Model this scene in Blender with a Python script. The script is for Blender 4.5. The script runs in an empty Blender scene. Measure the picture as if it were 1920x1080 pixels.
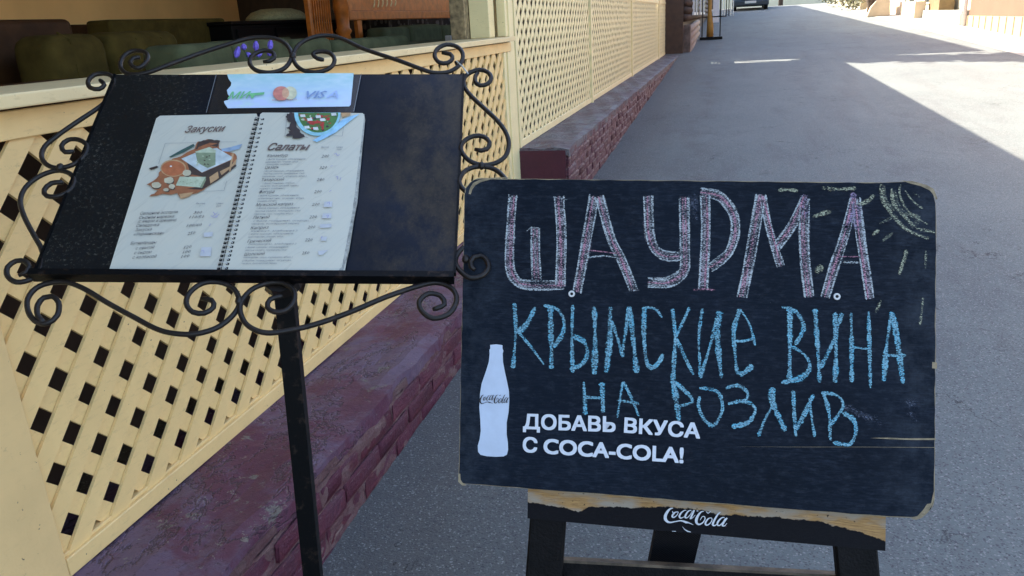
import bpy, bmesh, math, random
from mathutils import Vector, Matrix
random.seed(7)
S = bpy.context.scene
COL = S.collection
# ---------------------------------------------------------------- camera, sky, sun, exposure
F = 1480.0
RW = Matrix(((0.96568033, -0.03142632, 0.25782531), (0.25412411, 0.31950555, -0.91287301), (-0.05368838, 0.94706314, 0.31652641)))
CAMP = Vector((0, 0, 1.45))
cam = bpy.data.cameras.new('camera'); camo = bpy.data.objects.new('camera', cam); COL.objects.link(camo)
camo.matrix_world = Matrix.Translation(CAMP) @ RW.to_4x4()
cam.sensor_width = 36; cam.lens = F / 1920 * 36; cam.clip_end = 600; cam.clip_start = 0.02
S.camera = camo
SUN_EL = 40.0; SUN_DIR = Vector((1, -0.43, 0)).normalized()      # horizontal travel of the light
L = Vector((SUN_DIR.x * math.cos(math.radians(SUN_EL)), SUN_DIR.y * math.cos(math.radians(SUN_EL)), -math.sin(math.radians(SUN_EL))))
w = bpy.data.worlds.new('World'); S.world = w; w.use_nodes = True
wn = w.node_tree.nodes; wl = w.node_tree.links
sky = wn.new('ShaderNodeTexSky'); sky.sky_type = 'NISHITA'; sky.sun_disc = False
sky.sun_elevation = math.radians(SUN_EL)
sky.sun_rotation = math.atan2(-L.x, -L.y)
sky.air_density = 1.0; sky.dust_density = 3.0; sky.ozone_density = 0.6
wl.new(sky.outputs[0], wn['Background'].inputs[0]); wn['Background'].inputs[1].default_value = 0.15
sl = bpy.data.lights.new('sun', 'SUN'); slo = bpy.data.objects.new('sun', sl); COL.objects.link(slo)
sl.energy = 4.8; sl.angle = math.radians(0.53); sl.color = (1, 0.92, 0.76)
slo.rotation_euler = L.to_track_quat('-Z', 'Y').to_euler(); slo.location = (-20, 10, 20)
S.view_settings.view_transform = 'Standard'; S.view_settings.look = 'None'
S.view_settings.exposure = 2.38; S.view_settings.gamma = 1; S.view_settings.use_curve_mapping = False
S.cycles.max_bounces = 8; S.cycles.transparent_max_bounces = 16; S.cycles.diffuse_bounces = 5

# ---------------------------------------------------------------- helpers
SLOPE = 0.035
def gz(y): return SLOPE * min(max(y, -12), 46)
def ray(px, py): return RW @ Vector(((px - 960) / F, -(py - 540) / F, -1))
def hit(px, py, P0, N):
    d = ray(px, py); return CAMP + d * ((P0 - CAMP).dot(N) / d.dot(N))
def atX(px, py, X): return hit(px, py, Vector((X, 0, 0)), Vector((1, 0, 0)))
def atY(px, py, Y): return hit(px, py, Vector((0, Y, 0)), Vector((0, 1, 0)))
def atG(px, py): return hit(px, py, Vector((0, 0, 0)), Vector((0, -SLOPE, 1)))
class Frame:
    def __init__(s, O, A): s.O = Vector(O); s.A = Matrix(A); s.U = s.A.col[0].copy(); s.V = s.A.col[1].copy(); s.N = s.A.col[2].copy()
    def uv(s, px, py, n=0.0):
        P = hit(px, py, s.O + s.N * n, s.N) - s.O
        return Vector((P.dot(s.U), P.dot(s.V)))
    def w(s, u, v, n=0.0): return s.O + s.U * u + s.V * v + s.N * n
MENU = Frame((-.72016918, 1.02025325, 1.09943084), ((0.96568549, -0.16120897, 0.20362513), (0.2526897, 0.76432039, -0.59326407), (-0.05999535, 0.62436048, 0.77882896)))
BB = Frame((-0.04735, 1.05242, 0.75269), ((0.99482392, -0.00767097, 0.10132383), (0.09734269, 0.35800275, -0.92863256), (-0.02915069, 0.93368902, 0.35689642)))
BASE = {}
def thing(name, label, cat, loc=(0, 0, 0), group=None, kind=None):
    o = bpy.data.objects.new(name, None); COL.objects.link(o); o.empty_display_size = .1
    o.location = loc; BASE[o] = Vector(loc)
    if kind: o['kind'] = kind
    else: o['label'] = label; o['category'] = cat
    if group: o['group'] = group
    return o
def tag(o, label, cat, group=None):
    o['label'] = label; o['category'] = cat
    if group: o['group'] = group
    return o
def mk(name, vs, fs, mat, parent=None, uvs=None, smooth=False, st=None, loc=None):
    """vs in world coordinates"""
    base = BASE[parent] if parent else (Vector(loc) if loc is not None else Vector((0, 0, 0)))
    if parent is None and loc is None:
        n = len(vs); base = Vector((sum(v[0] for v in vs) / n, sum(v[1] for v in vs) / n, min(v[2] for v in vs)))
    me = bpy.data.meshes.new(name)
    me.from_pydata([Vector(v) - base for v in vs], [], fs)
    if uvs is not None:
        l = me.uv_layers.new(name='uv')
        for p in me.polygons:
            for li in p.loop_indices: l.data[li].uv = uvs[me.loops[li].vertex_index]
    if st is not None:
        l = me.uv_layers.new(name='st')
        for p in me.polygons:
            for li in p.loop_indices: l.data[li].uv = st[me.loops[li].vertex_index]
    if smooth:
        for p in me.polygons: p.use_smooth = True
    me.materials.append(mat)
    o = bpy.data.objects.new(name, me); COL.objects.link(o)
    if parent: o.parent = parent
    else: o.location = base
    BASE[o] = base
    return o
class MB:
    def __init__(s): s.v = []; s.f = []; s.t = []; s.u = []
    def add(s, vs, fs, uv=None):
        b = len(s.v); s.v += [Vector(v) for v in vs]; s.f += [tuple(b + i for i in f) for f in fs]
        s.u += uv if uv else [(0, 0)] * len(vs)
        return s
    def box(s, a, b):
        x0, x1 = sorted((a[0], b[0])); y0, y1 = sorted((a[1], b[1])); z0, z1 = sorted((a[2], b[2]))
        return s.add([(x0, y0, z0), (x1, y0, z0), (x1, y1, z0), (x0, y1, z0), (x0, y0, z1), (x1, y0, z1), (x1, y1, z1), (x0, y1, z1)],
                     [(0, 3, 2, 1), (4, 5, 6, 7), (0, 1, 5, 4), (1, 2, 6, 5), (2, 3, 7, 6), (3, 0, 4, 7)])
    def fbox(s, fr, u0, v0, u1, v1, n0, n1):
        vs = [fr.w(u, v, n) for n in (n0, n1) for (u, v) in ((u0, v0), (u1, v0), (u1, v1), (u0, v1))]
        return s.add(vs, [(0, 3, 2, 1), (4, 5, 6, 7), (0, 1, 5, 4), (1, 2, 6, 5), (2, 3, 7, 6), (3, 0, 4, 7)],
                     [(u, v) for n in (0, 1) for (u, v) in ((u0, v0), (u1, v0), (u1, v1), (u0, v1))])
    def fprism(s, fr, pts, n0, n1):
        k = len(pts)
        vs = [fr.w(u, v, n0) for u, v in pts] + [fr.w(u, v, n1) for u, v in pts]
        return s.add(vs, [tuple(range(k))[::-1], tuple(range(k, 2 * k))] + [(i, (i + 1) % k, k + (i + 1) % k, k + i) for i in range(k)], [tuple(p) for p in pts] * 2)
    def tube(s, pts, r, seg=8, cap=True):
        n = len(pts); rr = r if isinstance(r, (list, tuple)) else [r] * n
        vs = []; fs = []; ref = None
        for i in range(n):
            t = (Vector(pts[min(i + 1, n - 1)]) - Vector(pts[max(i - 1, 0)])).normalized()
            if ref is None:
                ref = t.orthogonal().normalized()
            ref = (ref - t * ref.dot(t)).normalized(); b = t.cross(ref)
            for k in range(seg):
                a = 2 * math.pi * k / seg; vs.append(Vector(pts[i]) + (ref * math.cos(a) + b * math.sin(a)) * rr[i])
        for i in range(n - 1):
            for k in range(seg):
                fs.append((i * seg + k, i * seg + (k + 1) % seg, (i + 1) * seg + (k + 1) % seg, (i + 1) * seg + k))
        if cap: fs += [tuple(range(seg))[::-1], tuple(range((n - 1) * seg, n * seg))]
        return s.add(vs, fs)
    def prism(s, prof, axis, a, b):
        """prof: list of (p,q); axis 0: x extrude with (y,z)"""
        k = len(prof)
        def P(p, q, t): return {0: (t, p, q), 1: (p, t, q), 2: (p, q, t)}[axis]
        vs = [P(p, q, a) for p, q in prof] + [P(p, q, b) for p, q in prof]
        return s.add(vs, [tuple(range(k))[::-1], tuple(range(k, 2 * k))] + [(i, (i + 1) % k, k + (i + 1) % k, k + i) for i in range(k)])
    def make(s, name, mat, parent=None, smooth=False, uv=False): return mk(name, s.v, s.f, mat, parent, s.u if uv else None, smooth)
def bev(o, wd, seg=2):
    bm = bmesh.new(); bm.from_mesh(o.data)
    bmesh.ops.recalc_face_normals(bm, faces=bm.faces)
    bmesh.ops.bevel(bm, geom=bm.edges[:] + bm.verts[:], offset=wd, segments=seg, affect='EDGES', profile=.6)
    bm.to_mesh(o.data); bm.free()
    return o
def soft(o):
    for p in o.data.polygons: p.use_smooth = True
    return o
def box(name, a, b, mat, parent=None, bw=0, seg=2, sm=False):
    o = MB().box(a, b).make(name, mat, parent)
    if bw: bev(o, bw, seg)
    if sm: soft(o)
    return o
def spline(pts, step, wd=None):
    """Catmull-Rom through 2D points, ~step spacing"""
    P = [Vector(p[:2]) for p in pts]; W = [p[2] if len(p) > 2 else 1 for p in pts]
    out = []; ow = []
    for i in range(len(P) - 1):
        p0 = P[max(i - 1, 0)]; p1 = P[i]; p2 = P[i + 1]; p3 = P[min(i + 2, len(P) - 1)]
        k = max(1, int((p2 - p1).length / step))
        for j in range(k):
            t = j / k
            out.append(.5 * ((2 * p1) + (p2 - p0) * t + (2 * p0 - 5 * p1 + 4 * p2 - p3) * t * t + (3 * p1 - p0 - 3 * p2 + p3) * t ** 3))
            ow.append(W[i] + (W[i + 1] - W[i]) * t)
    out.append(P[-1]); ow.append(W[-1])
    return out, ow

# ---------------------------------------------------------------- materials
class NT:
    def __init__(s, name):
        s.m = bpy.data.materials.new(name); s.m.use_nodes = True; s.t = s.m.node_tree; s.b = s.t.nodes['Principled BSDF']
    def n(s, typ, ins=None, **kw):
        nd = s.t.nodes.new(typ)
        for k, v in kw.items(): setattr(nd, k, v)
        for k, v in (ins or {}).items():
            if hasattr(v, 'is_output'): s.t.links.new(v, nd.inputs[k])
            else: nd.inputs[k].default_value = v
        return nd
    def obj(s): return s.n('ShaderNodeTexCoord').outputs['Object']
    def uv(s, name='uv'): return s.n('ShaderNodeUVMap', uv_map=name).outputs[0]
    def map(s, vec, sc=(1, 1, 1), loc=(0, 0, 0), rot=(0, 0, 0)): return s.n('ShaderNodeMapping', {0: vec, 1: loc, 2: rot, 3: sc}).outputs[0]
    def noise(s, vec, sc, det=3, rough=.55, dist=0): return s.n('ShaderNodeTexNoise', {'Vector': vec, 'Scale': sc, 'Detail': det, 'Roughness': rough, 'Distortion': dist}).outputs[0]
    def ramp(s, fac, a, b, c0=(0, 0, 0, 1), c1=(1, 1, 1, 1)):
        r = s.n('ShaderNodeValToRGB', {0: fac}); e = r.color_ramp.elements
        e[0].position = a; e[1].position = b; e[0].color = (*c0[:3], 1); e[1].color = (*c1[:3], 1); return r.outputs[0]
    def mix(s, fac, a, b, mode='MIX'):
        m = s.n('ShaderNodeMix', data_type='RGBA', blend_type=mode)
        for k, v in ((0, fac), (6, a), (7, b)):
            if hasattr(v, 'is_output'): s.t.links.new(v, m.inputs[k])
            else: m.inputs[k].default_value = v if k == 0 else (*v[:3], 1)
        return m.outputs[2]
    def math(s, op, a, b=0.0, c=0.0):
        return s.n('ShaderNodeMath', {0: a, 1: b, 2: c}, operation=op).outputs[0]
    def bump(s, h, st=.3, d=.01):
        s.t.links.new(s.n('ShaderNodeBump', {'Height': h, 'Strength': st, 'Distance': d}).outputs[0], s.b.inputs['Normal'])
    def col(s, c):
        if hasattr(c, 'is_output'): s.t.links.new(c, s.b.inputs['Base Color'])
        else: s.b.inputs['Base Color'].default_value = (*c[:3], 1)
    def rough(s, r):
        if hasattr(r, 'is_output'): s.t.links.new(r, s.b.inputs['Roughness'])
        else: s.b.inputs['Roughness'].default_value = r
def simple(name, c, r=.6, var=.12, sc=12, bump=.1, metal=0, spec=.5, bsc=None):
    t = NT(name); v = t.obj()
    n1 = t.noise(v, sc, 4)
    t.col(t.mix(t.ramp(n1, .3, .7), [x * (1 - var) for x in c], [min(1, x * (1 + var)) for x in c]))
    t.rough(r); t.b.inputs['Metallic'].default_value = metal; t.b.inputs['Specular IOR Level'].default_value = spec
    if bump: t.bump(t.noise(v, bsc or sc * 6, 3), bump, .004)
    return t.m
def m_cream(name, c, dirt=.35, worn=(.30, .21, .11)):
    t = NT(name); v = t.obj(); rnd = t.n('ShaderNodeObjectInfo').outputs['Random']
    a = t.mix(t.ramp(t.noise(v, 6, 4), .3, .75), [x * .9 for x in c], [x * 1.06 for x in c])
    a = t.mix(t.math('MULTIPLY', rnd, .25), a, [x * .86 for x in c])
    a = t.mix(t.math('MULTIPLY', t.ramp(t.noise(t.map(v, (1, 1.5, 6)), 16, 6, .7), .55, .8), dirt), a, worn)
    a = t.mix(t.math('MULTIPLY', t.ramp(t.noise(t.map(v, loc=(3, 1, 2)), 22, 7, .85), .60, .68), .35), a, (.22, .16, .09))
    a = t.mix(t.ramp(t.noise(v, 85, 2), .73, .77), a, (.12, .08, .05))
    t.col(a); t.rough(.5); t.bump(t.noise(v, 90, 4), .25, .002)
    return t.m
CREAM = m_cream('cream_paint', (.82, .565, .235), .38)
CREAM2 = m_cream('pale_cream_paint', (.82, .68, .355), .3)
STILE = m_cream('peach_board_paint', (.76, .52, .225), .12)
SILL = m_cream('sill_paint', (.74, .57, .29), .5, (.34, .22, .10))
def m_asphalt():
    t = NT('asphalt'); v = t.obj()
    a = t.mix(t.ramp(t.noise(v, .6, 5, .65), .35, .7), (.104, .118, .117), (.142, .157, .151))
    st = t.ramp(t.noise(t.map(v, (1, .13, 1), loc=(2.3, 0, 0)), 1.9, 5, .7, .3), .50, .68)
    a = t.mix(t.math('MULTIPLY', st, .55), a, (.088, .084, .084))                      # long tyre and dust bands along the street
    a = t.mix(t.math('MULTIPLY', t.ramp(t.noise(t.map(v, (1, .5, 1)), 1.5, 6, .75, .4), .53, .66), .6), a, (.075, .077, .082))
    a = t.mix(t.math('MULTIPLY', t.ramp(t.noise(v, 9, 5, .8), .60, .72), .55), a, (.060, .060, .064))   # small oily spots
    a = t.mix(t.math('MULTIPLY', t.ramp(t.noise(v, 42, 5, .8), .42, .66), .45), a, (.080, .082, .084))
    X = t.n('ShaderNodeSeparateXYZ', {0: v}).outputs[0]
    bd = t.n('ShaderNodeMapRange', {0: t.math('ADD', X, t.math('MULTIPLY', t.noise(v, 3, 6, .75), .7)), 1: -.02, 2: -.50, 3: 0., 4: .65}).outputs[0]
    a = t.mix(bd, a, (.082, .072, .066))                                              # dirt gathered along the plinth
    sp = t.math('ABSOLUTE', t.math('ADD', t.math('ADD', X, .28), t.math('MULTIPLY', t.math('SUBTRACT', t.noise(t.map(v, (1, .25, 1)), 2, 4), .5), .5)))
    a = t.mix(t.math('MULTIPLY', t.ramp(sp, .0, .22, (.55,) * 3, (0, 0, 0)), t.ramp(t.noise(v, 1.6, 5, .7), .42, .6)), a, (.070, .062, .060))
    cr = t.math('ABSOLUTE', t.math('SUBTRACT', t.noise(v, 1.1, 7, .62, .3), .5))
    crm = t.math('MULTIPLY', t.ramp(cr, .0, .0035, (1,) * 3, (0, 0, 0)), t.ramp(t.noise(t.map(v, loc=(5, 5, 0)), 1.3, 3), .52, .58))
    a = t.mix(crm, a, (.035, .035, .037))
    vor = t.n('ShaderNodeTexVoronoi', {'Vector': v, 'Scale': 210.0}); vc = t.n('ShaderNodeSeparateColor', {0: vor.outputs['Color']}).outputs[0]
    a = t.mix(t.ramp(vc, .88, 1.05), a, (.22, .22, .21))
    a = t.mix(t.ramp(vc, .04, .16, (1, 1, 1), (0, 0, 0)), a, (.060, .060, .064))
    t.col(a); t.rough(.85)
    t.bump(t.math('ADD', t.noise(v, 150, 3, .7), t.math('SUBTRACT', t.math('MULTIPLY', t.noise(v, 30, 4, .7), .9), t.math('MULTIPLY', crm, 1.5))), .7, .007)
    return t.m
ASPH = m_asphalt()
CONC = simple('pale_concrete', (.30, .28, .25), .85, .15, 4, .3)
def m_maroon(name, red, red2, cap, pale=(.118, .074, .115), worn=(.60, .64)):
    t = NT(name); v = t.obj(); rnd = t.n('ShaderNodeObjectInfo').outputs['Random']
    a = t.mix(t.ramp(t.noise(v, 5, 6, .7, .5), .38, .62), red, red2)
    if cap:
        n0 = t.noise(v, 2.6, 8, .75, .25)
        a = t.mix(t.ramp(n0, .46, .56), a, pale)                       # sun-bleached lavender areas
        a = t.mix(t.ramp(t.noise(t.map(v, loc=(7, 3, 1)), 7, 7, .8, .3), .60, .63), a, (.150, .135, .115))   # bare screed showing
        a = t.mix(t.ramp(t.noise(t.map(v, loc=(2, 9, 4)), 30, 5, .75, .5), .64, .66), a, (.20, .175, .15))
        cr = t.math('ABSOLUTE', t.math('SUBTRACT', t.noise(t.map(v, (1, .55, 1), loc=(3, 1, 5)), 3.4, 6, .7, .2), .5))
        a = t.mix(t.ramp(cr, .002, .010, (.85,) * 3, (0, 0, 0)), a, (.030, .014, .024))
        a = t.mix(t.ramp(t.noise(v, 60, 5, .8), .34, .44, (1,) * 3, (0, 0, 0)), a, (.04, .015, .026))
        h = t.math('ADD', t.math('MULTIPLY', t.noise(v, 9, 7, .75, .1), .8), t.math('MULTIPLY', t.ramp(cr, 0, .02), .35))
        t.rough(.6)
    else:
        a = t.mix(t.math('MULTIPLY', rnd, .4), a, [x * .55 for x in red])
        wear = t.noise(t.map(v, (5, 1.3, 9), loc=(1, 2, 0)), 5, 7, .78, .6)
        a = t.mix(t.ramp(wear, *worn), a, (.23, .15, .13))
        a = t.mix(t.ramp(t.noise(t.map(v, loc=(4, 4, 4)), 24, 6, .8), .66, .68), a, (.20, .15, .125))
        h = t.math('ADD', t.noise(t.map(v, (4, 1, 6)), 9, 7, .75), t.noise(v, 55, 4, .7))
        t.rough(.6)
    t.col(a); t.bump(h, .8, .010 if cap else .02)
    return t.m
BRICK = m_maroon('maroon_painted_brick', (.125, .012, .032), (.085, .018, .042), False)
PCAP = m_maroon('worn_purple_paint', (.088, .018, .042), (.105, .036, .064), True)
BRICK2 = m_maroon('dusty_maroon_brick', (.105, .022, .034), (.085, .034, .046), False, worn=(.53, .58))
PCAP2 = m_maroon('dusty_grey_purple_paint', (.085, .045, .058), (.095, .070, .080), True, pale=(.135, .128, .135))
MORT = m_maroon('maroon_mortar', (.10, .018, .032), (.20, .12, .11), False)
def m_metal(name, c, rough=.42, sp=.3):
    t = NT(name); v = t.obj()
    t.col(t.mix(t.ramp(t.noise(v, 45, 5, .7), .55, .7), c, (.035, .022, .016)))
    t.b.inputs['Specular IOR Level'].default_value = sp; t.rough(rough); t.bump(t.noise(v, 160, 3), .3, .001)
    return t.m
IRON = m_metal('wrought_iron', (.012, .0085, .0065), .45, .32)
POLE = m_metal('black_pole', (.0022, .0024, .0028), .45, .14)
def m_panel():
    t = NT('scuffed_dark_panel'); v = t.uv()
    a = t.mix(t.ramp(t.noise(v, 5, 4), .35, .7), (.0018, .0038, .0080), (.0035, .0085, .020))
    sx = t.n('ShaderNodeSeparateXYZ', {0: v})
    left = t.ramp(sx.outputs[0], -.18, -.30) if False else t.n('ShaderNodeMapRange', {0: sx.outputs[0], 1: -.10, 2: -.2, 3: 0., 4: 1.}).outputs[0]
    right = t.n('ShaderNodeMapRange', {0: sx.outputs[0], 1: .14, 2: .24, 3: 0., 4: 1.}).outputs[0]
    patch = t.ramp(t.noise(v, 7, 5, .7), .40, .60)
    a = t.mix(left, a, (.0075, .0078, .0078))
    spk = t.ramp(t.noise(v, 150, 5, .8), .55, .66)
    a = t.mix(t.math('MULTIPLY', t.math('MULTIPLY', spk, patch), t.math('MULTIPLY', left, .95)), a, (.11, .104, .082))
    rust = t.ramp(t.noise(t.map(v, (1.6, 1, 1), loc=(.3, .6, 0)), 7, 8, .78), .43, .64)
    a = t.mix(t.math('MULTIPLY', t.math('MULTIPLY', rust, right), .9), a, (.042, .032, .021))
    a = t.mix(t.math('MULTIPLY', t.math('MULTIPLY', t.ramp(t.noise(v, 230, 3, .7), .55, .7), rust), t.math('MULTIPLY', right, .5)), a, (.085, .06, .032))
    a = t.mix(t.ramp(t.noise(v, 320, 2), .75, .79), a, (.12, .11, .09))
    t.col(a); t.rough(t.ramp(t.noise(v, 8, 5, .7), .35, .7, (.3,) * 3, (.5,) * 3)); t.b.inputs['Specular IOR Level'].default_value = .16
    t.bump(t.noise(v, 200, 3), .12, .001)
    return t.m
PANEL = m_panel()
def m_board():
    t = NT('chalkboard_paint'); v = t.uv()
    a = t.mix(t.ramp(t.noise(v, 4, 4), .3, .7), (.0020, .0042, .0085), (.0034, .0074, .0150))
    g = t.ramp(t.noise(t.map(v, (14, 150, 1)), 3.0, 7, .8), .44, .70)
    smear = t.ramp(t.noise(t.map(v, (1, 1.8, 1)), 5.5, 6, .7), .34, .66)
    a = t.mix(t.math('MULTIPLY', t.math('MULTIPLY', g, smear), .62), a, (.030, .042, .066))
    sx = t.n('ShaderNodeSeparateXYZ', {0: v})
    # dust wiped off towards the left edge, the lower right corner and under the lettering
    e = t.n('ShaderNodeMapRange', {0: sx.outputs[0], 1: -.26, 2: -.35, 3: 0., 4: .55}).outputs[0]
    e2 = t.n('ShaderNodeMapRange', {0: sx.outputs[0], 1: .27, 2: .32, 3: 0., 4: .45}).outputs[0]
    e = t.math('MAXIMUM', e, e2)
    a = t.mix(t.math('MULTIPLY', e, t.ramp(t.noise(v, 22, 5, .75), .40, .75)), a, (.06, .072, .09))
    a = t.mix(t.math('MULTIPLY', t.ramp(t.noise(t.map(v, (1, 2.5, 1)), 50, 6, .8), .50, .75), .4), a, (.05, .06, .08))
    a = t.mix(t.ramp(t.noise(v, 330, 2), .76, .80), a, (.10, .11, .12))
    t.col(a); t.rough(.7); t.b.inputs['Specular IOR Level'].default_value = .12
    t.bump(t.noise(t.map(v, (10, 170, 1)), 3, 4, .7), .25, .001)
    return t.m
BOARD = m_board()
PLY = simple('raw_plywood', (.27, .21, .125), .8, .35, 60, .4)
def m_chalk(name, c, dens, c2=None):
    t = NT(name); v = t.uv(); st = t.n('ShaderNodeSeparateXYZ', {0: t.uv('st')}).outputs[0]
    g = t.noise(t.map(v, (.55, 1, 1)), 560, 3, .75)
    g2 = t.noise(t.map(v, (.25, 1, 1)), 130, 4, .7)
    f = t.math('ADD', t.math('MULTIPLY', g, .72), t.math('MULTIPLY', g2, .28))
    f = t.math('ADD', f, t.math('MULTIPLY', t.math('SUBTRACT', t.noise(v, 38, 3, .6), .5), .22))
    edge = t.math('MULTIPLY', t.math('POWER', t.math('ABSOLUTE', st), 4.0), .11)
    f = t.math('SUBTRACT', f, edge)
    al = t.ramp(t.math('ADD', f, dens), .45, .60)
    if c2: t.col(t.mix(t.ramp(t.noise(v, 45, 3), .4, .6), c, c2))
    else: t.col(c)
    t.rough(.95); t.b.inputs['Specular IOR Level'].default_value = .1
    t.t.links.new(t.math('MULTIPLY', al, .92), t.b.inputs['Alpha'])
    return t.m
CH_W = m_chalk('white_chalk', (.40, .41, .42), .002, (.38, .32, .36))
CH_E = m_chalk('white_chalk_outline', (.47, .51, .52), .035)
CH_P = m_chalk('pink_chalk', (.52, .25, .32), .015)
CH_M = m_chalk('mauve_chalk', (.30, .24, .36), -.01)
CH_B = m_chalk('blue_chalk', (.15, .46, .62), .05, (.24, .48, .57))
CH_BL = m_chalk('pale_blue_chalk', (.30, .48, .54), .005, (.22, .42, .52))
CH_Y = m_chalk('yellow_chalk', (.40, .41, .29), .005)
CH_YL = m_chalk('faint_yellow_chalk', (.30, .32, .24), -.03)
CH_D = m_chalk('chalk_dust', (.16, .18, .24), -.06)
DECAL = simple('white_vinyl', (.50, .56, .66), .5, .06, 40, .05)
DTEXT = simple('white_print', (.60, .62, .66), .5, .06, 200, 0)
LOGOW = simple('white_logo_print', (.55, .56, .58), .5, .15, 300, 0)
LOGOB = simple('dark_brown_print', (.02, .012, .012), .5, .1, 100, 0)
def m_rail():
    t = NT('black_paint_peeling_from_wood'); v = t.uv(); s = t.n('ShaderNodeSeparateXYZ', {0: v})
    thr = t.n('ShaderNodeValToRGB', {0: s.outputs[0]}); cr = thr.color_ramp; cr.elements[0].position = 0; cr.elements[0].color = (.48,) * 3 + (1,)
    cr.elements[1].position = 1; cr.elements[1].color = (.24,) * 3 + (1,)
    for p, c in ((.06, .42), (.11, .40), (.15, .31), (.19, .50), (.3, .55), (.39, .67), (.5, .66), (.56, .57), (.7, .63), (.81, .63), (.875, .53), (.94, .44)):
        e = cr.elements.new(p); e.color = (c,) * 3 + (1,)
    n1 = t.math('MULTIPLY', t.math('SUBTRACT', t.noise(t.map(v, (26, 3, 1)), 1.0, 6, .75), .5), .26)
    f = t.math('SUBTRACT', t.math('ADD', s.outputs[1], n1), thr.outputs[0])
    mask = t.ramp(f, .0, .015)
    wood = t.mix(t.ramp(t.noise(t.map(v, (8, 14, 1)), 2.4, 7, .75), .35, .7), (.20, .115, .05), (.58, .33, .12))
    wood = t.mix(t.ramp(t.noise(t.map(v, (6, 2, 1)), 1.3, 3), .42, .6), wood, (.34, .28, .21))
    wood = t.mix(t.ramp(t.noise(t.map(v, (70, 12, 1)), 1, 3), .66, .72), wood, (.04, .025, .015))
    t.col(t.mix(mask, t.mix(t.ramp(t.noise(t.map(v, (30, 10, 1)), 2, 5, .7), .5, .8), (.0035, .0032, .0048), (.010, .009, .011)), wood)); t.rough(.6); t.b.inputs['Specular IOR Level'].default_value = .15
    t.bump(t.math('ADD', t.math('MULTIPLY', mask, -.6), t.noise(t.map(v, (12, 30, 1)), 4, 5, .7)), .5, .002)
    return t.m
RAIL = m_rail()
BLKW = simple('black_stained_wood', (.0045, .0038, .0038), .6, .5, 40, .4, spec=.12)
def m_strut():
    t = NT('ribbed_dark_wood'); v = t.obj()
    wv = t.n('ShaderNodeTexWave', {'Vector': t.map(v, (1, 1, 1), rot=(0, .8, 0)), 'Scale': 90.0, 'Distortion': 3.0, 'Detail': 3.0}).outputs['Fac']
    t.col(t.mix(wv, (.002, .002, .003), (.016, .015, .017))); t.rough(.6); t.b.inputs['Specular IOR Level'].default_value = .12; t.bump(wv, .4, .002)
    return t.m
STRUT = m_strut()
def m_paper():
    t = NT('menu_paper'); v = t.uv()
    wv = t.n('ShaderNodeTexNoise', {'Vector': t.map(t.map(v, rot=(0, 0, -.95)), (1, 9, 1)), 'Scale': 7.0, 'Detail': 2.0}).outputs[0]
    band = t.ramp(t.math('ABSOLUTE', t.math('SUBTRACT', wv, .5)), .0, .018, (1, 1, 1), (0, 0, 0))
    a = t.mix(t.math('MULTIPLY', band, .42), (.53, .50, .40), (.36, .345, .29))
    a = t.mix(t.ramp(t.noise(t.map(t.map(v, rot=(0, 0, -.95)), (1, 3, 1)), 12, 3), .4, .7), a, (.50, .485, .40))
    t.col(a); t.rough(.35); t.b.inputs['Specular IOR Level'].default_value = .45
    return t.m
PAPER = m_paper()
PEDGE = simple('grubby_page_edges', (.32, .31, .27), .8, .4, 120, .6, bsc=300)
INK = simple('grey_ink', (.2, .2, .205), .6, .1, 100, 0)
INKD = simple('dark_ink', (.10, .095, .095), .6, .1, 100, 0)
INKB = simple('brown_title_ink', (.13, .085, .07), .6, .5, 60, 0)
INKP = simple('violet_pen_ink', (.28, .25, .46), .6, .1, 100, 0)
LAV = simple('lavender_correction_sticker', (.46, .455, .45), .6, .08, 60, 0)
WIRE = simple('white_coil_wire', (.45, .45, .42), .35, .1, 50, 0, metal=.2)
HOLE = simple('punched_hole_dark', (.012, .012, .012), .9, .1, 50, 0)
def flat(name, c): return simple(name, c, .5, .18, 90, 0)
RUST = flat('print_rust', (.28, .10, .04)); RUSTD = flat('print_dark_brown', (.05, .03, .022)); RUSTL = flat('print_tan', (.42, .25, .12))
PBOARD = flat('print_grey_white', (.46, .50, .48)); CHEESE = flat('print_cheese', (.42, .46, .31)); CHEESD = flat('print_cheese_shade', (.20, .24, .14))
HONEY = flat('print_honey', (.40, .12, .045)); NUT = flat('print_nut', (.48, .42, .28)); PBLUE = flat('print_blue', (.25, .33, .42)); PGRN = flat('print_dark_green', (.04, .085, .07))
BOWL = flat('print_turquoise', (.25, .50, .56)); SALG = flat('print_salad_green', (.06, .16, .035)); SALR = flat('print_tomato', (.38, .03, .02)); SALW = flat('print_feta', (.62, .62, .58)); SALB = flat('print_olive_black', (.03, .02, .02)); SKYB = flat('print_pale_blue', (.28, .50, .66))
def m_sheet():
    t = NT('faded_glossy_sheet'); v = t.uv(); s = t.n('ShaderNodeSeparateXYZ', {0: v}).outputs[1]
    g = t.n('ShaderNodeMapRange', {0: s, 1: .385, 2: .45, 3: 0., 4: 1.}).outputs[0]
    a = t.mix(g, (.50, .58, .78), (.36, .58, .58)); a = t.mix(t.ramp(t.noise(t.map(v, (4, 9, 1)), 9, 3), .4, .7), a, (.50, .64, .68))
    t.col(a); t.rough(.25); return t.m
SHEET = m_sheet()
SLEEVE = simple('dark_plastic_sleeve', (.006, .008, .012), .22, .2, 20, .05)
SLEDGE = simple('clear_sleeve_edge', (.16, .17, .18), .3, .1, 20, 0)
MIRG = flat('faded_green_print', (.16, .46, .20)); MCR = flat('faded_red_print', (.58, .20, .15)); MCY = flat('faded_yellow_print', (.62, .58, .38)); VIS = flat('faded_blue_print', (.20, .29, .48)); VIS2 = flat('bleached_blue_print', (.34, .44, .66))
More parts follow.
